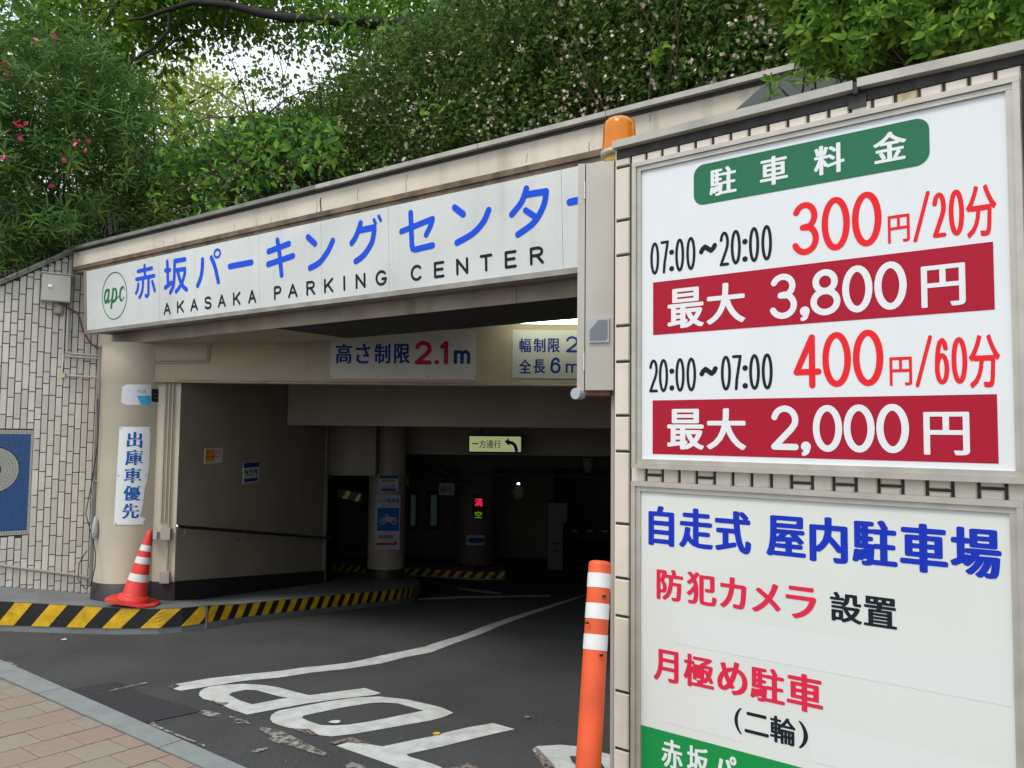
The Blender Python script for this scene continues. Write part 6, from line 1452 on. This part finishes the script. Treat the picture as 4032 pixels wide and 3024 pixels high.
# ---- big overhanging tree
TP = Plane((0, 8.3, 0), R(-14))
bt = thing('overhanging_tree', 'large tree with dark limb and broad leaves arching across the top', 'tree', (2.2, 9.5, 3.3))
def tpx(u, v, h=.72): s_, t_ = TP.st(u, v, h); return TP.X(s_, t_, h)
mb = MB()
mb.tube([Vector((2.6, 9.5, 3.2)), Vector((2.5, 9.3, 4.4)), tpx(2500, 60), tpx(2250, 50), tpx(2000, 88), tpx(1750, 95), tpx(1500, 92), tpx(1300, 78), tpx(1130, 70), tpx(1020, 50), tpx(900, 18), tpx(760, 8), tpx(640, 45), tpx(560, 72), tpx(500, 80)], [.2, .18, .11, .09, .075, .068, .062, .056, .050, .045, .038, .031, .024, .016, .01], 12)
part('trunk', mb, M['bark'], bt)
mb = MB()
for pts, r0 in (([(2050, 95), (1800, 128), (1560, 120), (1380, 102)], .03), ([(670, 40), (665, 120), (600, 190), (520, 240), (480, 350), (460, 480)], .022), ([(700, 150), (640, 200), (590, 215), (540, 240)], .016), ([(470, 0), (430, 60), (380, 140), (350, 210), (310, 250)], .012), ([(470, 20), (330, 40), (240, 60)], .010),
                ([(420, 120), (300, 150)], .010), ([(1300, 90), (1280, 200), (1330, 280)], .010), ([(1500, 110), (1480, 200), (1450, 260)], .010), ([(1120, 80), (1150, 180), (1120, 300)], .010), ([(900, 25), (880, 120), (940, 200)], .010)):
    q_ = [tpx(u, v, .70) for u, v in pts]; mb = MB(); mb.tube(q_, [r0*(1-.7*i/(len(q_)-1)) for i in range(len(q_))], 7); part('limb', mb, M['bark'], bt)
top1 = [(-200, -250), (1000, -250), (1000, -20), (900, 90), (760, 60), (690, 130), (640, 230), (560, 330), (420, 300), (330, 420), (250, 330), (150, 150), (-200, 140)]
leafcloud(bt, TP, top1, 7500, -.6, .7, .11, M['lf_tree'], .42, 1.8, (0, -.1, -.5), (-.2, -.5, 1.3), .58)
top2 = [(560, -250), (2300, -250), (2250, 60), (1980, 90), (1700, 170), (1640, 230), (1480, 190), (1250, 115), (1050, 125), (900, 100), (760, 140), (620, 150)]
leafcloud(bt, TP, top2, 15000, -.8, .85, .075, M['lf_tree'], .34, 1.9, (0, 0, -.6), (-.2, -.4, 1.2), .6)
lace = [(880, 110), (1080, 90), (1250, 120), (1480, 170), (1650, 250), (1560, 340), (1400, 400), (1250, 440), (1150, 420), (1060, 380), (960, 330), (890, 200)]
leafcloud(bt, TP, lace, 900, -.7, .4, .065, M['lf_tree'], .46, 2.8, (0, 0, -.8), (-.3, -.5, .8), .6)
leafcloud(bt, TP, [(1230, 60), (1560, 60), (1700, 160), (1700, 330), (1500, 330), (1370, 260), (1230, 200)], 700, .3, 1.1, .085, M['lf_young'], .45, 2.2, (0, -.2, -.6), (-.2, -.5, 1.3), .5, nm='light_foliage')
# ---- sunlit tree farther away
FT = Plane((0, 15, 0), R(-8))
ft = thing('distant_tree', 'pale yellow green tree farther away behind the shrubs', 'tree', (-5.5, 15, 3.3))
fpoly = [(470, 330), (540, 270), (600, 240), (680, 245), (760, 240), (830, 260), (900, 310), (950, 370), (960, 430), (990, 490), (930, 560), (960, 640), (900, 900), (420, 900), (380, 600)]
leafcloud(ft, FT, fpoly, 9000, -1.2, 1.2, .11, M['lf_far'], .40, 1.1, (0, 0, -.6), (-.2, -.5, 1.0), .55, edge=.25)
def fpx(u, v, h=0): s_, t_ = FT.st(u, v, h); return FT.X(s_, t_, h)
mb = MB().tube([Vector((-5.2, 15, 3.2)), fpx(700, 600), fpx(690, 420), fpx(680, 300)], [.12, .09, .06, .03], 8)
for pts in ([(690, 430), (760, 400), (830, 360), (900, 340)], [(690, 420), (620, 380), (560, 300)], [(695, 500), (600, 470), (520, 420)]): mb.tube([fpx(u, v, .3) for u, v in pts], [.03, .022, .015, .008], 6)
part('trunk', mb, M['bark'], ft)
# back mass of greenery further left and right behind hedge
bk = thing('background_shrubs', 'dense dark green shrubs filling the gap behind oleander and hedge', 'shrubs', (-4, 12, 3.2)); 
BK = Plane((0, 11.5, 0), R(-10))
leafcloud(bk, BK, [(-300, 60), (150, 180), (330, 260), (480, 420), (600, 600), (800, 620), (1050, 640), (1300, 620), (1300, 950), (-300, 1300)], 9000, -1.0, .8, .15, M['lf_hedge'], .3, 1.2, (0, 0, -.3), (-.2, -.6, 1.0), .45, edge=.2)
mb = MB()
for i in range(14): b_ = Vector((random.uniform(-8, -1), 11.8, 3.1)); mb.tube([b_, b_+Vector((random.uniform(-.2, .2), 0, .9)), b_+Vector((random.uniform(-.4, .4), 0, 1.6))], [.03, .02, .01], 6)
part('stems', mb, M['twig'], bk)
# pale building glimpsed through the leaves
fb = thing('pale_building', 'pale building wall glimpsed through the trees at upper left', 'building', (-14, 32, 3.3))
part('wall', MB().box(-17.5, -12.2, 32, 36, 3.2, 13.2), M['farwall'], fb)
for i in range(3):
    for j in range(3): part('window', MB().box(-17+i*1.6, -16.0+i*1.6, 31.97, 31.999, 5+j*2.6, 6.4+j*2.6), M['glassdim'], fb)
print('pavers', npv, 'tiles', cnt)
